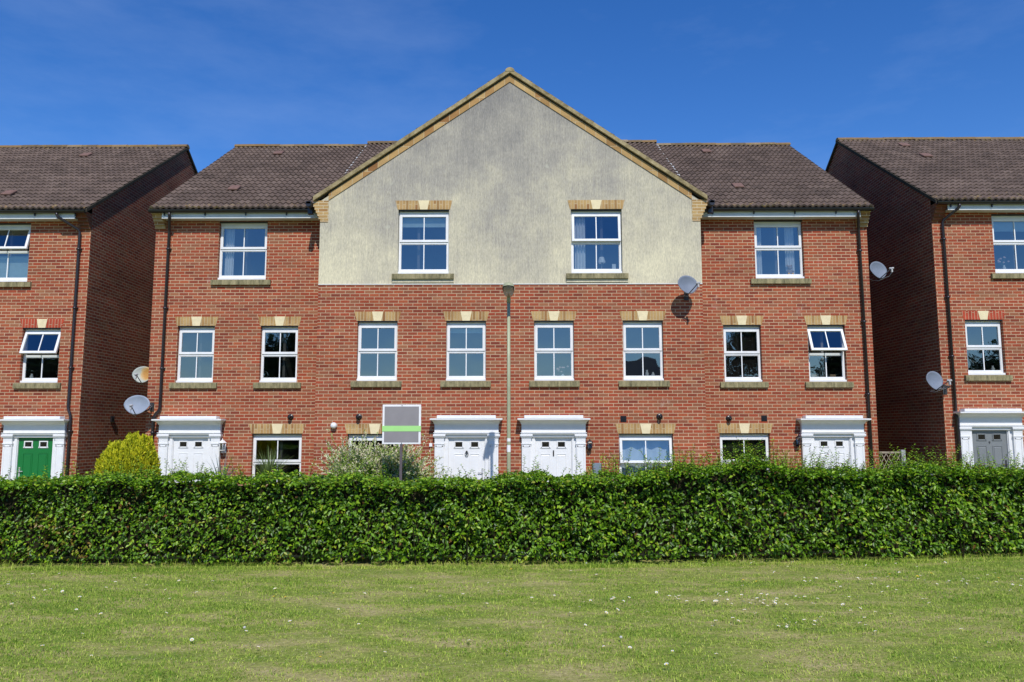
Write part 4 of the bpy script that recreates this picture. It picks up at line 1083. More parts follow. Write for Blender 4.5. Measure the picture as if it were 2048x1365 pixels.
# ------------------------------------------------------------------ board on a post
sg = empty('sale_board', (-1.65, 12.3, GZ + 0.2), 'blank grey board with white edge and pale green stripe on a post behind the hedge', 'sign board')
m = MB(); m.box(-1.956, -1.35, 12.285, 12.297, 1.495, 2.115, bev=0.003); m.build('board', M['sign_white'], sg)
m = MB(); m.box(-1.924, -1.382, 12.2815, 12.287, 1.695 + 0.087, 2.085); m.box(-1.927, -1.385, 12.2815, 12.287, 1.525, 1.695); m.build('face', M['sign_grey'], sg)
m = MB(); m.box(-1.958, -1.348, 12.2785, 12.2845, 1.695, 1.782); m.build('stripe', M['sign_green'], sg)
m = MB(); m.box(-1.678, -1.638, 12.2975, 12.33, -0.2, 1.52); m.build('post', M['post'], sg)
m = MB()
for z in (2.10, 1.512): m.lathe([(0.0, 0.006), (0.007, 0.003), (0.007, 0)], (-1.65, 12.282, z), 8, axis=Vector((0, -1, 0)))
m.build('screw', M['dark_metal'], sg)

# ------------------------------------------------------------------ trellis and bins in the right passage
tr = empty('trellis', (9.15, 19.0, GZ), 'low timber trellis panel across the right passage', 'trellis')
m = MB(); m.box(8.66, 8.71, 18.98, 19.02, GZ, 1.20); m.box(8.71, 9.40, 18.985, 19.015, 1.155, 1.20); m.box(8.71, 9.40, 18.985, 19.015, 0.30, 0.34); m.build('frame', M['timber'], tr)
m = MB(); m.box(9.40, 9.50, 18.95, 19.05, GZ, 1.24, bev=0.006); m.build('post', plain('grey_post', (0.34, 0.35, 0.36), 0.7, 0.1, 6), tr)
m = MB()
for sgn in (1, -1):
    for k in range(-9, 10):
        x0_ = 9.055 + k * 0.115; x1_ = x0_ + sgn * 0.46; za, zb_ = 0.34, 1.155
        pts = []
        for t in np.linspace(0, 1, 30):
            xx = x0_ + (x1_ - x0_) * t
            if 8.715 < xx < 9.395: pts.append((xx, za + (zb_ - za) * t))
        if len(pts) > 3:
            (xa, z_a), (xb, z_b) = pts[0], pts[-1]; yy = 18.99 if sgn > 0 else 19.004
            m.prism([(xa - 0.009, z_a), (xa + 0.009, z_a), (xb + 0.009, z_b), (xb - 0.009, z_b)], 'y', yy, yy + 0.008)
m.build('lattice', M['timber'], tr)
bm_ = [(9.93, 20.0, 0.84, 'pinkish grey lidded bin in the right passage, left of two'), (10.0, 21.6, 0.80, 'grey lidded bin in the right passage, right of two')]
for bx, by, bz, lb in ((9.80, 19.9, 0.82, 'larger pinkish grey bin in the right passage beside the trellis'), (9.95, 19.05, 0.85, 'smaller grey bin in the right passage near the brick corner')):
    r_ = empty('wheelie_bin', (bx, by, GZ), lb, 'bin')
    wd = 0.19 if by > 19.5 else 0.12
    mm = plain('bin_pinkish', (0.20, 0.16, 0.16), 0.6, 0.15, 4) if by > 19.5 else plain('bin_grey', (0.15, 0.17, 0.19), 0.6, 0.15, 4)
    m = MB(); m.prism([(by - 0.2, GZ + 0.05), (by + 0.2, GZ + 0.05), (by + 0.25, bz - 0.04), (by - 0.25, bz - 0.04)], 'x', bx - wd, bx + wd); m.build('body', mm, r_)
    m = MB(); m.box(bx - wd - 0.02, bx + wd + 0.02, by - 0.27, by + 0.29, bz - 0.04, bz, bev=0.01); m.build('lid', mm, r_)
    m = MB(); m.tube([(bx - wd - 0.01, by + 0.22, GZ + 0.07), (bx + wd + 0.01, by + 0.22, GZ + 0.07)], 0.07, 12); m.build('wheel', M['black'], r_)

# ------------------------------------------------------------------ things seen behind the glass
def curtain(x0, x1, z0, z1, y, label, mat='curtain', gather=0.0, group='curtains behind the windows'):
    m = MB(); n = 26; P = []
    for k in range(n + 1):
        t = k / n
        P.append((t, 0.022 * math.sin(t * 7 * math.pi) + 0.008 * math.sin(t * 23)))
    rows = 8
    base = 0
    for r in range(rows + 1):
        zz = z1 + (z0 - z1) * r / rows
        pinch = 1 - gather * math.sin(math.pi * min(1, r / rows * 1.2)) if gather else 1
        for t, dy in P: m.v.append((x0 + (x1 - x0) * t * pinch, y + dy, zz))
    for r in range(rows):
        for k in range(n):
            i = r * (n + 1) + k; m.f.append((i, i + 1, i + n + 2, i + n + 1)); m.sm.append(True)
    o = m.build('curtain', M[mat]); return tag(o, label, 'curtain', group)
curtain(-7.00, -6.78, 5.45, 6.7, YS + 0.22, 'narrow white curtain at the left of the top window of the left terrace house')
curtain(1.53, 1.78, 5.45, 6.78, YC + 0.22, 'white curtain gathered at the left of the right upper gable window')
curtain(5.97, 6.14, 5.45, 6.7, YS + 0.22, 'white curtain, left one of the window holding the teddy bear')
curtain(6.72, 6.94, 5.45, 6.7, YS + 0.24, 'white curtain hanging beside the teddy bear')
curtain(2.55, 3.63, 0.4, 1.55, YC + 0.25, 'pale blue curtain drawn across the ground floor window right of the middle doors', 'curtain_grey')
def roller(x0, x1, z0, z1, y, label):
    m = MB(); m.box(x0, x1, y, y + 0.004, z0, z1); m.box(x0, x1, y - 0.004, y + 0.008, z0 - 0.02, z0)
    m.tube([(x0, y + 0.02, z1 + 0.01), (x1, y + 0.02, z1 + 0.01)], 0.02, 8)
    return tag(m.build('roller_blind', M['blind']), label, 'blind', 'roller blinds behind the windows')
roller(-2.58, -1.48, 6.52, 6.82, YC + 0.2, 'pale roller blind in the left upper gable window')
roller(-1.44, -0.60, 3.99, 4.19, YC + 0.2, 'pale roller blind in the window above the door with the oval knocker')
roller(-12.8, -11.75, 5.40, 5.95, YS + 0.2, 'pale striped blind in the top window over the green door')
roller(11.72, 12.8, 6.55, 6.9, YS + 0.2, 'pale roller blind in the top window of the house with the grey door')
def slat_blind(x0, x1, z0, z1, y, label):
    m = MB(); z = z0
    while z < z1:
        m.face([(x0, y, z), (x1, y, z), (x1, y + 0.018, z + 0.014), (x0, y + 0.018, z + 0.014)]); z += 0.026
    for xx in (x0 + 0.1, x1 - 0.1): m.box(xx - 0.002, xx + 0.002, y + 0.005, y + 0.009, z0, z1)
    return tag(m.build('slatted_blind', M['dark_blind']), label, 'blind', 'slatted blinds behind the windows')
slat_blind(5.14, 5.93, 2.95, 4.15, YS + 0.18, 'dark slatted blind in the first floor window left of the tilted one')
slat_blind(4.98, 6.04, 0.4, 1.58, YS + 0.18, 'dark slatted blind in the ground floor window of the right terrace house')
# teddy bear on the sill
tb = empty('teddy_bear', (6.80, YS + 0.21, 5.46), 'small tan teddy bear sitting at the window of the right terrace house', 'teddy bear')
M['fur'] = plain('tan_fur', (0.45, 0.30, 0.17), 0.95, 0.3, 40); M['fur_pale'] = plain('cream_fur', (0.7, 0.6, 0.48), 0.95, 0.2, 40)
def blob(mb, c, r, n=12):
    prof = [(max(0.0001, math.sin(math.pi * k / 8)) * 1.0, -math.cos(math.pi * k / 8)) for k in range(9)]
    i = len(mb.v); mb.lathe(prof, (0, 0, 0), n)
    for k in range(i, len(mb.v)): v = mb.v[k]; mb.v[k] = (c[0] + v[0] * r[0], c[1] + v[1] * r[1], c[2] + v[2] * r[2])
q = (6.80, YS + 0.21, 5.46)
m = MB(); blob(m, (q[0], q[1], q[2] + 0.07), (0.075, 0.055, 0.085)); blob(m, (q[0], q[1] - 0.01, q[2] + 0.19), (0.062, 0.055, 0.055))
for s in (-1, 1):
    blob(m, (q[0] + s * 0.052, q[1], q[2] + 0.24), (0.022, 0.014, 0.022)); blob(m, (q[0] + s * 0.075, q[1] - 0.04, q[2] + 0.08), (0.025, 0.05, 0.025)); blob(m, (q[0] + s * 0.05, q[1] - 0.05, q[2] + 0.02), (0.03, 0.06, 0.028))
m.build('body', M['fur'], tb)
m = MB(); blob(m, (q[0], q[1] - 0.06, q[2] + 0.175), (0.026, 0.02, 0.02)); m.build('muzzle', M['fur_pale'], tb)
m = MB(); blob(m, (q[0], q[1] - 0.08, q[2] + 0.182), (0.008, 0.006, 0.006))
for s in (-1, 1): blob(m, (q[0] + s * 0.022, q[1] - 0.058, q[2] + 0.205), (0.006, 0.005, 0.006))
m.build('nose_and_eyes', M['black_matte'], tb)
# table lamp
tl_ = empty('table_lamp', (2.16, YC + 0.22, 5.47), 'small pale table lamp in the right upper gable window', 'table lamp')
m = MB(); m.lathe([(0.0, 0.0), (0.05, 0.0), (0.05, 0.012), (0.006, 0.02), (0.006, 0.20)], (2.16, YC + 0.22, 5.46), 12); m.build('stand', M['lnb'], tl_)
m = MB(); m.lathe([(0.085, 0.17), (0.09, 0.20), (0.055, 0.31)], (2.16, YC + 0.22, 5.46), 20); m.build('lamp_shade', M['curtain'], tl_)
m = MB(); m.box(2.40, 2.49, YC + 0.18, YC + 0.19, 5.46, 5.60); o = m.build('greetings_card', M['curtain']); tag(o, 'white card standing in the corner of the right upper gable window', 'card')
def vase(x, y, z, label, flower=True, mat='curtain', hh=0.12):
    r_ = empty('flower_vase' if flower else 'vase', (x, y, z), label, 'vase')
    m = MB(); m.lathe([(0.0, 0), (0.035, 0), (0.045, hh * .4), (0.02, hh * .85), (0.028, hh), (0.02, hh)], (x, y, z), 12); m.build('pot', M[mat], r_)
    if flower:
        rr_ = random.Random(int(x * 10)); fm = MB(); sm = MB()
        for k in range(9):
            a = rr_.uniform(-1, 1); tip = (x + a * 0.14, y + rr_.uniform(-.03, .03), z + hh + rr_.uniform(0.05, 0.2)); sm.tube([(x, y, z + hh * .8), tip], 0.003, 4); blob(fm, tip, (0.028, 0.022, 0.022), 6)
        sm.build('stem', M['stalk'], r_); fm.build('flowers', plain('pink_white_petals', (0.65, 0.45, 0.45), 0.8), r_)
vase(12.0, YS + 0.2, 5.57, 'vase of pink flowers in the top window over the grey door')
vase(1.22, YC + 0.2, 2.96, 'white flowers in the window above the right middle door', mat='curtain', hh=0.05)
vase(3.17, YC + 0.2, 2.95, 'tall white candle pot in the rightmost middle window', False, hh=0.15)
vase(3.31, YC + 0.2, 2.95, 'shorter white pot at the corner of the rightmost middle window', False, hh=0.10)
vase(11.55, YS + 0.2, 3.11, 'white pot in the first floor window of the house with the grey door', False, hh=0.13)
vase(-11.55, YS + 0.2, 2.96, 'small cream ornament in the open window over the green door', False, hh=0.12)
for xx, lb in ((7.28, 'left wooden block ornament under the tilted open window'), (7.72, 'right wooden block ornament under the tilted open window')):
    m = MB(); m.box(xx - 0.07, xx + 0.07, YS + 0.18, YS + 0.22, 2.96, 3.04, bev=0.008); o = m.build('ornament', M['fur']); tag(o, lb, 'ornament')

# ------------------------------------------------------------------ vegetation
def hedge_front(x): return 9.97 + 0.03 * x + np.where(x > 0, 0.0095 * x * x, 0.0)
def hedge_top(x): return 1.09 + 0.075 / (1 + np.exp(-(x - 1.4) * 3)) + 0.030 * np.sin(x * 2.3 + 1) + 0.022 * np.sin(x * 5.9) + 0.05 * np.exp(-((x - 3.4) / 0.5) ** 2) + 0.05 * np.exp(-((x - 2.1) / 0.35) ** 2) + 0.06 * np.exp(-((x - 3.26) / 0.28) ** 2) + 0.05 * np.exp(-((x - 4.15) / 0.3) ** 2) + 0.04 * np.exp(-((x + 4.2) / 0.8) ** 2) - 0.04 * np.exp(-((x + 0.5) / 0.7) ** 2) + 0.015 * np.sin(x * 13 + 2)
hx0, hx1 = -11.0, 11.5
hg = empty('hedge', (0, 10.6, 0), 'long clipped leafy green hedge across the lawn in front of the houses', 'hedge')
def make_hedge():
    Vs, Fs, Rs = [], [], []; off = 0
    def add(P, D, N, Ln, W, r):
        nonlocal off
        V, F, rr = leaves(P, D, N, Ln, W, r); Vs.append(V); Fs.append(F + off); Rs.append(rr); off += len(V)
    # front face
    n = 38000
    x = RNG.uniform(hx0, hx1, n); top = hedge_top(x); z = RNG.uniform(0.05, 1.0, n) ** 0.92 * top
    clump = vnoise(x * 2.2, z * 4.2, 0.3) + 0.7 * vnoise(x * 6.1, z * 10.4, 2.1) + 0.5 * vnoise(x * 13, z * 21, 4.1)
    big_ = vnoise(x * 1.1, z * 2.4, 7.7)
    depth = 0.17 - 0.15 * clump - 0.05 * big_ + np.abs(RNG.normal(0, 0.075, n)) + 0.05 * (z < 0.15)
    depth = depth + 0.9 * np.clip(z / top - 0.62, 0, 1) ** 2 + 0.10 * (z / top)
    y = hedge_front(x) + depth
    P = np.stack([x, y, z], 1)
    N = unit(np.stack([RNG.normal(0, 0.65, n), -0.60 + RNG.normal(0, 0.55, n), 0.62 + RNG.normal(0, 0.5, n)], 1))
    D = np.stack([RNG.normal(0, 0.75, n), -0.65 + RNG.normal(0, 0.35, n), -0.35 + RNG.normal(0, 0.4, n)], 1)
    D = unit(D - N * np.sum(D * N, 1)[:, None])
    brown = (vnoise(x * 1.3, z * 2.9, 5.0) > 0.38) & (x < -1.5) & (RNG.random(n) < 0.35)
    r = np.clip(RNG.normal(0.50, 0.23, n) + 0.10 * clump, 0, 0.93); r[brown] = RNG.uniform(0.93, 1.0, brown.sum())
    r[RNG.random(n) < 0.012] = 1.0
    Ln = RNG.uniform(0.046, 0.080, n) * (0.85 + 0.15 * (x > -3)); add(P, D, N, Ln, Ln * 0.54, r)
    # top and back
    n = 22000
    x = RNG.uniform(hx0, hx1, n); tdep = RNG.uniform(0, 1, n); y = hedge_front(x) + 0.05 + tdep * 0.85
    cl = vnoise(x * 3.1, y * 3.3, 1.7) + 0.7 * vnoise(x * 9.1, y * 6, 0.7)
    z = hedge_top(x) + 0.055 * cl - np.abs(RNG.normal(0, 0.04, n)) - 0.25 * np.clip(0.12 - tdep, 0, 1)
    P = np.stack([x, y, z], 1)
    N = unit(np.stack([RNG.normal(0, 0.45, n), RNG.normal(-0.15, 0.4, n), 0.9 + RNG.normal(0, 0.2, n)], 1))
    D = np.stack([RNG.normal(0, 1, n), RNG.normal(-0.3, 0.7, n), RNG.normal(0.15, 0.4, n)], 1); D = unit(D - N * np.sum(D * N, 1)[:, None])
    Ln = RNG.uniform(0.045, 0.070, n); add(P, D, N, Ln, Ln * 0.58, np.clip(RNG.normal(0.62, 0.2, n), 0, 0.94))
    n = 5000
    x = RNG.uniform(hx0, hx1, n); y = hedge_front(x) + 0.93 + RNG.normal(0, 0.03, n); z = RNG.uniform(0.02, 1, n) * hedge_top(x)
    P = np.stack([x, y, z], 1); N = unit(np.stack([RNG.normal(0, .4, n), np.full(n, 0.8), RNG.normal(0.4, .3, n)], 1))
    D = RNG.normal(0, 1, (n, 3)); D = unit(D - N * np.sum(D * N, 1)[:, None]); Ln = RNG.uniform(0.05, 0.08, n); add(P, D, N, Ln, Ln * .6, RNG.uniform(0.2, 0.8, n))
    # long young shoots standing above the cut
    stems = MB()
    def dens(x): return 0.35 + 0.9 * (x > 1.0) + 1.2 * math.exp(-((x - 3.2) / .8) ** 2) + 0.5 * math.exp(-((x + 4.6) / 1.0) ** 2)
    SP, SD, SN, SL_, SR = [], [], [], [], []
    rr_ = random.Random(5)
    for k in range(2600):
        x = rr_.uniform(hx0, hx1)
        if rr_.random() > dens(x) / 1.6: continue
        y = float(hedge_front(np.array(x))) + rr_.uniform(0.08, 0.8); z = float(hedge_top(np.array(x))) - 0.04
        ht = rr_.betavariate(1.4, 3.6) * (0.46 if x > 1 else 0.36) + 0.03
        lx, ly = rr_.uniform(-0.4, 0.4), rr_.uniform(-0.35, 0.2)
        p0 = Vector((x, y, z)); p1 = p0 + Vector((lx * ht * 0.5, ly * ht * 0.5, ht * 0.6)); p2 = p0 + Vector((lx * ht * 1.2, ly * ht * 1.1, ht))
        stems.tube([p0, p1, p2], [0.003, 0.0022, 0.0012], 4, cap=False)
        nl = int(ht / 0.022) + 2
        for q in range(nl):
            t = (q + 0.5) / nl; pp = p0.lerp(p1, t * 2) if t < .5 else p1.lerp(p2, t * 2 - 1)
            sg = 1 if q % 2 else -1
            SP.append(tuple(pp)); d = Vector((sg * rr_.uniform(.4, 1), rr_.uniform(-.7, .3), rr_.uniform(-.1, .7))).normalized()
            nn = Vector((rr_.uniform(-.4, .4), rr_.uniform(-.8, .2), 1)).normalized(); nn = (nn - d * nn.dot(d)).normalized()
            SD.append(tuple(d)); SN.append(tuple(nn)); SL_.append(rr_.uniform(0.030, 0.052) * (1 - 0.35 * t)); SR.append(min(0.92, max(0.2, rr_.gauss(0.74, 0.15))) if rr_.random() > 0.05 else 1.0)
    add(np.array(SP), np.array(SD), np.array(SN), np.array(SL_), np.array(SL_) * 0.6, np.array(SR))
    V = np.concatenate(Vs); F = np.concatenate(Fs)
    np_mesh('foliage', V, F, M['hornbeam'], hg, {'rnd': np.concatenate(Rs)})
    # near-black core sheets painted as the shade between leaves, then woody stems
    xs_ = np.linspace(hx0, hx1, 150)
    for a, b in zip(xs_[:-1], xs_[1:]):
        pass
    core = MB()
    for a, b in zip(xs_[:-1], xs_[1:]):
        ya, yb_ = float(hedge_front(a)), float(hedge_front(b)); ta, tb_ = float(hedge_top(a)) - 0.1, float(hedge_top(b)) - 0.1
        core.face([(a, ya + 0.42, 0.10), (b, yb_ + 0.42, 0.10), (b, yb_ + 0.42, tb_), (a, ya + 0.42, ta)])
        core.face([(a, ya + 0.42, ta), (b, yb_ + 0.42, tb_), (b, yb_ + 0.86, tb_), (a, ya + 0.86, ta)])
        core.face([(a, ya + 0.86, 0.05), (b, yb_ + 0.86, 0.05), (b, yb_ + 0.86, tb_), (a, ya + 0.86, ta)])
    core.build('twig_mass', M['twig'], hg, uv=False)
    for k in range(90):
        x = rr_.uniform(hx0, hx1); y = float(hedge_front(np.array(x))) + rr_.uniform(0.14, 0.5)
        stems.tube([(x, y, 0), (x + rr_.uniform(-.08, .08), y - rr_.uniform(0, .06), rr_.uniform(.3, .6))], [0.010, 0.005], 5, cap=False)
    stems.build('branches', M['twig'], hg, uv=False)
make_hedge()

# golden conifers: tight mounds of upright scale sprays
def conifer(x, y, z0, rx, h_, label, n, seed):
    r_ = empty('golden_conifer', (x, y, z0), label, 'conifer', None); g_ = np.random.default_rng(seed)
    u = g_.random(n) * 2 * np.pi; cz = g_.uniform(-0.9, 1.0, n); s_ = (1 - np.abs(cz) ** 2.3) ** (1 / 2.3)
    dirs = np.stack([s_ * np.cos(u), s_ * np.sin(u), cz], 1)
    bump_ = 1 + 0.06 * np.sin(dirs[:, 0] * 7 + seed) * np.cos(dirs[:, 2] * 6) + 0.04 * np.sin(dirs[:, 1] * 13 + dirs[:, 2] * 11)
    bump_ = bump_ + 0.05 * np.sin(dirs[:, 0] * 19 + dirs[:, 2] * 17 + seed) * np.sin(dirs[:, 1] * 21)
    rad = bump_ * (1 - np.abs(g_.normal(0, 0.07, n)))
    P = np.stack([x + dirs[:, 0] * rx * rad, y + dirs[:, 1] * rx * rad, z0 + h_ * 0.5 + dirs[:, 2] * h_ * 0.5 * rad], 1)
    D = unit(dirs * 0.6 + np.array([0, 0, 0.7]) + g_.normal(0, 0.3, (n, 3))); N = unit(dirs + g_.normal(0, 0.4, (n, 3))); N = unit(N - D * np.sum(D * N, 1)[:, None])
    Ln = g_.uniform(0.035, 0.075, n); V, F, rr = leaves(P, D, N, Ln, Ln * 0.45, np.clip(g_.normal(0.5, 0.25, n), 0, 1))
    np_mesh('foliage', V, F, M['conifer'], r_, {'rnd': rr})
    m = MB(); m.lathe([(0.01, 0.02)] + [(rx * 0.86 * (1 - abs(math.cos(math.pi * k / 10)) ** 2.3) ** (1 / 2.3), h_ * 0.5 - h_ * 0.43 * math.cos(math.pi * k / 10)) for k in range(1, 10)] + [(0.01, h_ * 0.93)], (x, y, z0), 20); m.build('branches', M['conifer_twig'], r_, uv=False)
    m = MB(); m.tube([(x, y, z0 - 0.02), (x, y, z0 + 0.4)], [0.05, 0.035], 8); m.build('trunk', M['bark'], r_)
conifer(-7.13, 14.3, GZ, 0.35, 1.78, 'rounded golden conifer in front, left of the pair', 22000, 3)
conifer(-7.09, 14.95, GZ, 0.38, 1.95, 'taller golden conifer behind the rounded one, by the left downpipe', 22000, 4)

# variegated shrub of arching shoots
def willow(x, y, z0):
    r_ = empty('variegated_shrub', (x, y, z0), 'cream and green variegated shrub with arching shoots beside the sign board', 'shrub')
    rr_ = random.Random(12); P, D, N, Ln, RR = [], [], [], [], []; st_ = MB()
    for k in range(2300):
        a = rr_.uniform(0, 2 * math.pi); el = rr_.uniform(0.15, 1.0) ** 0.7; ln = rr_.uniform(0.30, 0.90) * (1.3 if rr_.random() < 0.10 else 1.0)
        base = Vector((x + rr_.uniform(-.55, .55), y + rr_.uniform(-.35, .35), z0 + 0.95 + rr_.uniform(-.45, .25)))
        d = Vector((math.cos(a) * math.cos(el * 1.45) * 1.25, math.sin(a) * math.cos(el * 1.45), math.sin(el * 1.45))).normalized()
        p = base.copy(); pts = [p.copy()]
        steps = 9
        for q in range(steps):
            d = (d + Vector((0, 0, -0.045 if el < .5 else -0.01)) + Vector((rr_.uniform(-.08, .08),) * 3)).normalized(); p = p + d * ln * 0.95 / steps; pts.append(p.copy())
        st_.tube(pts[::3], [0.004, 0.003, 0.002, 0.0012][:len(pts[::3])], 4, cap=False)
        for q in range(1, steps + 1):
            for w_ in range(5):
                t = (q + w_ / 5) / steps; pp = pts[q - 1].lerp(pts[q], w_ / 5)
                ld = (d * 0.7 + Vector((rr_.uniform(-1, 1), rr_.uniform(-1, 1), rr_.uniform(-.6, .9)))).normalized()
                nn = Vector((rr_.uniform(-.6, .6), rr_.uniform(-1, .2), rr_.uniform(.2, 1))).normalized(); nn = (nn - ld * nn.dot(ld))
                if nn.length < .01: continue
                P.append(tuple(pp)); D.append(tuple(ld)); N.append(tuple(nn.normalized())); Ln.append(rr_.uniform(0.034, 0.060)); RR.append(min(1, max(0, rr_.gauss(0.18 + 0.5 * t, 0.24))))
    V, F, rr = leaves(np.array(P), np.array(D), np.array(N), np.array(Ln), np.array(Ln) * 0.48, np.array(RR))
    np_mesh('foliage', V, F, M['willow'], r_, {'rnd': rr}); st_.tube([(x, y, z0 - .02), (x, y, z0 + 0.8)], [0.03, 0.02], 8); st_.build('stems', M['twig'], r_, uv=False)
willow(-2.25, 13.5, GZ)

def strappy(x, y, z0, h_, n, label, mat, seed, name='strap_leaved_plant', spread=0.9):
    r_ = empty(name, (x, y, z0), label, 'garden plant'); rr_ = random.Random(seed); m = MB()
    for k in range(n):
        a = rr_.uniform(0, 2 * math.pi); ln = rr_.uniform(0.45, 0.75); out = rr_.uniform(0.1, spread)
        d = Vector((math.cos(a) * out, math.sin(a) * out, 1)).normalized(); p = Vector((x, y, z0 + h_)); side = Vector((-math.sin(a), math.cos(a), 0)); rv = rr_.random()
        pts = []
        for q in range(6):
            pts.append((p.copy(), 0.011 * (1 - q / 5.0) + 0.001)); d = (d + Vector((0, 0, -0.10 * q * out))).normalized(); p = p + d * ln / 5
        for (p0, w0), (p1, w1) in zip(pts[:-1], pts[1:]):
            m.face([p0 - side * w0, p0 + side * w0, p1 + side * w1, p1 - side * w1], rnd=rv)
    m.build('leaves', M[mat], r_, uv=False)
    t_ = MB(); t_.tube([(x, y, z0), (x, y, z0 + h_ + 0.03)], [0.04, 0.035], 8); t_.build('stem', M['bark'], r_)
strappy(-4.13, 13.6, GZ, 1.12, 150, 'spiky green fountain of narrow leaves before the left terrace house', 'strap', 3)
strappy(-4.98, 13.7, GZ, 0.98, 70, 'bluish spiky plant below the white lantern', 'strap_blue', 4)

# ------------------------------------------------------------------ lawn: grass blades and flowers
def lawn_grass():
    Vs, Fs, R1, R2 = [], [], [], []; off = 0
    def patch(n, x0, x1, yfun, hmin, hmax, wd, seed, tall=False, straw=False):
        nonlocal off
        g_ = np.random.default_rng(seed); x = g_.uniform(x0, x1, n); y = yfun(g_, n, x)
        dryf = vnoise(x * 0.75, y * 2.9, 1.1) * 0.55 + vnoise(x * 2.3, y * 7.3, 2.7) * 0.45 + 0.3 * vnoise(x * 6.1, y * 15, 0.2)
        green = 1.3 * np.exp(-(((x - 1.5) / 0.9) ** 2 + ((y - 7.9) / 0.28) ** 2)) + np.exp(-(((x - 4.2) / 1.4) ** 2 + ((y - 6.3) / 0.22) ** 2)) + np.exp(-(((x + 3.9) / 1.6) ** 2 + ((y - 7.7) / 0.35) ** 2)) * .8
        fine_ = vnoise(x * 9, y * 23, 3.3)
        dp = np.clip(0.30 + 1.05 * dryf + 0.38 * fine_ - 0.7 * green + 0.16 * (y > 9.1), 0.04, 0.93)
        if tall: dp = dp * 0.25
        if straw: dp = np.ones(n) * 0.97
        isdry = (g_.random(n) < dp).astype(float)
        h_ = g_.uniform(hmin, hmax, n) * (1 + 0.5 * np.clip(-dryf, -0.6, 1)) * (1 - 0.40 * isdry)
        cl_ = vnoise(x * 21, y * 27, 5.1) + 0.6 * vnoise(x * 47, y * 53, 2.2); h_ = h_ * np.clip(1.0 + 0.55 * cl_, 0.35, 2.0)
        a = g_.uniform(0, 2 * np.pi, n); lean = np.abs(g_.normal(0.8, 0.5, n)) + isdry * 1.2 + (12.0 if straw else 0.0)
        D = np.stack([np.cos(a) * lean, np.sin(a) * lean, np.ones(n)], 1); D = unit(D)
        S = np.stack([-np.sin(a), np.cos(a), np.zeros(n)], 1) * (wd * g_.uniform(0.6, 1.2, n))[:, None]
        B = np.stack([x, y, np.zeros(n) - 0.002 + (g_.uniform(0.012, 0.024, n) if straw else 0.0)], 1); mid = B + D * (h_ * 0.55)[:, None]
        D2 = unit(D + np.stack([np.cos(a) * .5, np.sin(a) * .5, -0.35 * np.ones(n)], 1)); tip = mid + D2 * (h_ * 0.5)[:, None]
        V = np.stack([B - S, B + S, mid + S * .8, tip, mid - S * .8], 1).reshape(-1, 3)
        i = np.arange(n)[:, None] * 5 + off
        F = np.concatenate([i + np.array([[0, 1, 2]]), i + np.array([[0, 2, 4]]), i + np.array([[4, 2, 3]])], 1).reshape(-1, 3)
        Vs.append(V); Fs.append(F); off += len(V)
        r = np.clip(g_.normal(0.46, 0.30, n) + 0.42 * dryf + 0.15 * fine_ - 0.15 * green, 0, 1); R1.append(np.repeat(r, 3)); R2.append(np.repeat(isdry, 3))
    patch(270000, -6.2, 6.6, lambda g_, n, x: 4.9 + 5.3 * g_.random(n) ** 1.0 * (hedge_front(x) - 4.9) / 5.3, 0.014, 0.034, 0.0026, 1)
    patch(9000, -6.5, 6.9, lambda g_, n, x: 4.9 + g_.random(n) * (hedge_front(x) - 5.0), 0.04, 0.10, 0.0011, 7, straw=True)
    patch(60000, -10.5, 10.8, lambda g_, n, x: 4.9 + g_.random(n) * (hedge_front(x) - 4.8), 0.018, 0.036, 0.0028, 2)
    patch(16000, -10.5, 10.8, lambda g_, n, x: hedge_front(x) + np.clip(g_.normal(0.03, 0.07, n), -.14, .2), 0.03, 0.07, 0.0026, 3, tall=True)
    patch(5000, -10.5, 10.8, lambda g_, n, x: hedge_front(x) + np.where(vnoise(x * 3.1, 0.0 * x, 4.0) > 0.1, g_.normal(0.02, 0.05, n), 0.25), 0.06, 0.13, 0.0028, 4, tall=True)
    V = np.concatenate(Vs); F = np.concatenate(Fs)
    o = np_mesh('grass', V, F, M['grass'], None, {'rnd': np.concatenate(R1), 'dry': np.concatenate(R2)})
    tag(o, 'short mown grass with dry straw patches', 'grass', kind='stuff')
lawn_grass()

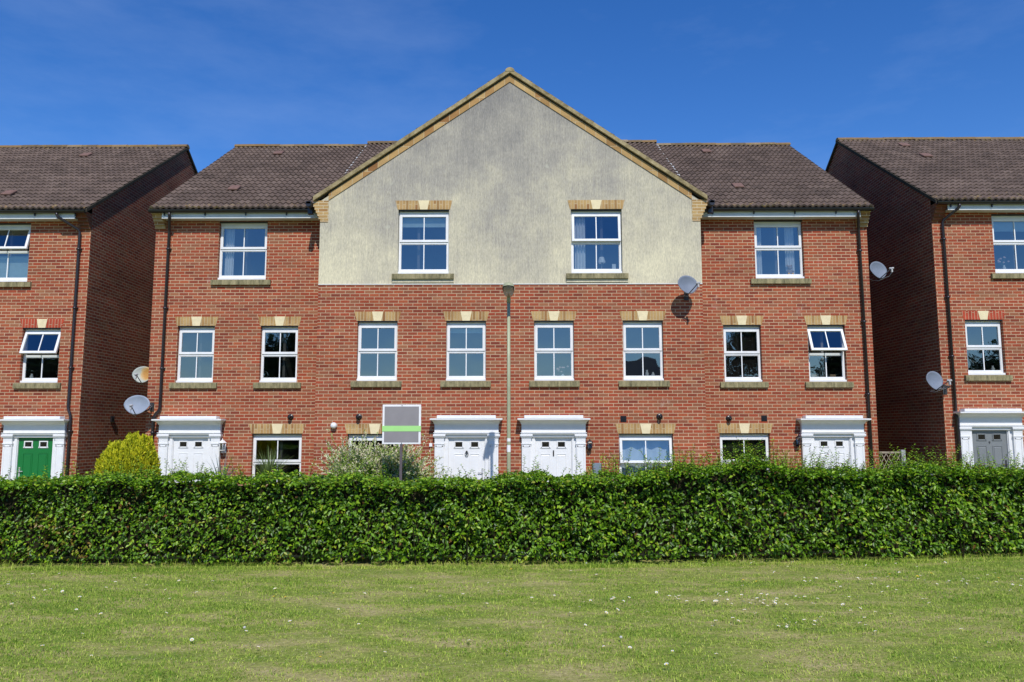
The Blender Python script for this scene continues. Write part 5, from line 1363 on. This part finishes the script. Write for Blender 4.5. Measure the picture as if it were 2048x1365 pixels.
def flower_mesh(kind):
    m = MB()
    if kind == 'daisy':
        n = 9
        for j in range(n):
            a = 2 * math.pi * j / n; b = 0.28
            m.face([(0.003 * math.cos(a), 0.003 * math.sin(a), 0.040), (0.011 * math.cos(a - b), 0.011 * math.sin(a - b), 0.044), (0.0125 * math.cos(a), 0.0125 * math.sin(a), 0.045), (0.011 * math.cos(a + b), 0.011 * math.sin(a + b), 0.044)])
    elif kind == 'yellow':
        n = 8
        for j in range(n):
            a = 2 * math.pi * j / n; m.face([(0, 0, 0.035), (0.012 * math.cos(a - .3), 0.012 * math.sin(a - .3), 0.042), (0.012 * math.cos(a + .3), 0.012 * math.sin(a + .3), 0.042)])
    else:
        m.lathe([(0.001, 0.05), (0.016, 0.057), (0.022, 0.072), (0.016, 0.088), (0.001, 0.095)], n=10)
    return m
def scatter():
    rr_ = random.Random(77)
    pts = []
    # clusters as in the lawn: (cx, cy, sx, sy, n)
    for cx, cy, sx, sy, n in ((2.35, 7.9, 0.75, 0.22, 72), (2.6, 7.1, 0.5, 0.12, 18), (4.9, 9.0, 1.1, 0.35, 68), (-4.9, 8.6, 1.1, 0.7, 50), (-1.5, 8.2, 2.2, 1.2, 34), (0.6, 7.9, 0.8, 0.7, 12), (3.3, 10.1, 1.4, 0.08, 22), (1.0, 6.5, 1.6, 0.4, 14), (-3.2, 6.6, 1.3, 0.6, 12), (4.2, 6.6, 1.0, 0.5, 10)):
        for _ in range(n):
            x, y = rr_.gauss(cx, sx), rr_.gauss(cy, sy)
            if 5.4 < y < float(hedge_front(np.array(x))) - 0.02 and abs(x) < 6.8: pts.append((x, y))
    pts = pts[:290] if len(pts) <= 290 else [p for i, p in enumerate(pts) if (i * 290) // len(pts) != ((i - 1) * 290) // len(pts)]
    def base(kind, name, label, cat, group, mats):
        head = flower_mesh(kind).build('petals', mats[0], None, uv=False) if False else None
        root = bpy.data.objects.new(name, None); C.objects.link(root); tag(root, label, cat, group)
        a = flower_mesh(kind).build('petals', mats[0], root, uv=False)
        s = MB(); s.tube([(0, 0, -0.005), (0, 0, 0.040)], 0.0012, 4, cap=False)
        b = s.build('stalk', M['stalk'], root, uv=False)
        kids = [a, b]
        if kind == 'daisy':
            d = MB(); d.lathe([(0.0042, 0.0402), (0.0035, 0.0445), (0.0005, 0.0455)], n=6); kids.append(d.build('centre', M['yolk'], root, uv=False))
        return root, kids
    def put(src, first, x, y, s):
        root, kids = src
        if first: r = root
        else:
            r = root.copy(); C.objects.link(r)
            for k in kids: c = k.copy(); C.objects.link(c); c.parent = r
        r.location = (x, y, 0); r.scale = (s, s, s * 0.9); r.rotation_euler = (rr_.uniform(-.45, .35) + 0.25, rr_.uniform(-.3, .3), rr_.uniform(0, 6.28))
    d = base('daisy', 'daisy', 'small white daisy open in the mown lawn', 'daisy', 'daisies scattered over the lawn', [M['petal']])
    for i, (x, y) in enumerate(pts): put(d, i == 0, x, y, rr_.uniform(0.95, 1.45))
    yl = base('yellow', 'dandelion', 'small yellow flower low in the mown lawn', 'yellow flower', 'yellow flowers in the lawn', [M['yolk']])
    for i, (x, y) in enumerate([(2.7, 9.0), (2.85, 8.95), (4.3, 9.3), (4.5, 9.35), (4.75, 9.2), (5.0, 9.4), (-2.3, 8.15), (-2.18, 8.13), (-1.75, 8.3), (-1.3, 6.0), (0.1, 9.7), (5.6, 9.1)]): put(yl, i == 0, x, y, rr_.uniform(0.9, 1.3))
    ck = base('clock', 'dandelion_clock', 'grey dandelion seed head in the lawn', 'dandelion clock', 'dandelion seed heads', [M['clock']])
    for i, (x, y) in enumerate([(-2.15, 6.85), (1.05, 10.12), (1.0, 6.55)]):
        put(ck, i == 0, x, y, 0.6)
    for o, lb in zip([o for o in C.objects if o.name.startswith('dandelion_clock')], ('grey dandelion seed head low in the left half of the lawn', 'grey dandelion seed head at the foot of the hedge', 'grey dandelion seed head in the near lawn, right of the middle')): o['label'] = lb
scatter()

# ------------------------------------------------------------------ what stands behind the camera and shows in the panes
def tree(x, y, h_, rx, label, seed, n=9000):
    r_ = empty('tree', (x, y, 0), label, 'tree', None); rr_ = random.Random(seed); g_ = np.random.default_rng(seed)
    m = MB(); m.tube([(x, y, -0.1), (x + .1, y, h_ * .3), (x + .2, y, h_ * .7)], [0.28, 0.2, 0.08], 10)
    for k in range(9):
        a = rr_.uniform(0, 6.28); z = h_ * rr_.uniform(.25, .6); m.tube([(x + .1, y, z), (x + math.cos(a) * rx * .7, y + math.sin(a) * rx * .7, z + h_ * .2)], [0.09, 0.02], 6)
    m.build('trunk', M['bark'], r_, uv=False)
    Ps = []
    for k in range(26):
        u = g_.normal(0, 1, 3); u /= np.linalg.norm(u); c = np.array([x, y, h_ * .6]) + u * np.array([rx * .68, rx * .68, h_ * .3]) * g_.uniform(.5, 1); cr_ = rx * g_.uniform(.28, .45)
        q = unit(g_.normal(0, 1, (n // 26, 3))) * (g_.random(n // 26)[:, None] ** .4) * cr_; Ps.append(c + q)
    P = np.concatenate(Ps); k = len(P); D = unit(g_.normal(0, 1, (k, 3))); N = unit(g_.normal(0, 1, (k, 3)) + np.array([0, 0, .8])); N = unit(N - D * np.sum(D * N, 1)[:, None])
    Ln = g_.uniform(.18, .34, k); V, F, rr = leaves(P, D, N, Ln, Ln * .7, g_.random(k)); np_mesh('crown', V, F, M['tree_leaf'], r_, {'rnd': rr})
for args in ((-18.5, -25, 11.0, 3.4, 'broad dark tree across the lawn mirrored in the left windows', 61), (14.6, -25, 10.0, 2.6, 'rounded tree across the lawn beside the facing house', 62),
             (19.5, -25, 12.0, 4.0, 'tall dark tree across the lawn mirrored in the right windows', 63), (-38, -25, 10.5, 4.6, 'wide tree far left across the lawn', 64), (27, -25, 9.5, 3.8, 'lower tree right of the tall one across the lawn', 65), (38, -25, 8.6, 4.2, 'farthest right tree across the lawn', 66),
             (-10.5, -27, 5.6, 2.2, 'small tree across the lawn left of the camera', 67)):
    tree(*args)
fh = empty('facing_house', (9.0, -27, 0), 'low red brick house with grey tiled roof across the lawn, behind the camera', 'house')
m = MB(); m.box(5.0, 12.0, -33, -27, -0.3, 4.6); m.build('wall', M['brick'], fh)
m = MB(); m.prism([(-26.6, 4.5), (-33.4, 4.5), (-30, 7.6)], 'x', 4.7, 12.3); m.build('roof', plain('grey_slate', (0.20, 0.18, 0.17), 0.8, 0.2, 3), fh)
for xx in (6.4, 9.6):
    m = MB(); m.box(xx, xx + 1.1, -27.02, -26.98, 1.0, 2.2); wf = m.build('window', M['upvc'], fh)
    m = MB(); m.box(xx + .07, xx + 1.03, -26.975, -26.965, 1.07, 2.13); m.build('pane', M['dark_glass'], wf)
# a dark hedge row closes the far side of the green
g_ = np.random.default_rng(9); n = 16000
fx = empty('far_hedge', (0, -24, 0), 'tall dark hedge along the far side of the green behind the camera', 'hedge')
x = g_.uniform(-45, 45, n); z = g_.random(n) * (2.6 + 0.5 * np.sin(x * .7)); y = -24 + g_.normal(0, .35, n)
P = np.stack([x, y, z], 1); D = unit(g_.normal(0, 1, (n, 3))); N = unit(g_.normal(0, 1, (n, 3)) + np.array([0, .6, .5])); N = unit(N - D * np.sum(D * N, 1)[:, None]); Ln = g_.uniform(.2, .36, n)
V, F, rr = leaves(P, D, N, Ln, Ln * .7, g_.random(n)); np_mesh('foliage', V, F, M['tree_leaf'], fx, {'rnd': rr})
m = MB(); m.box(-45, 45, -24.4, -24.1, 0, 2.0); m.build('branches', M['twig'], fx, uv=False)
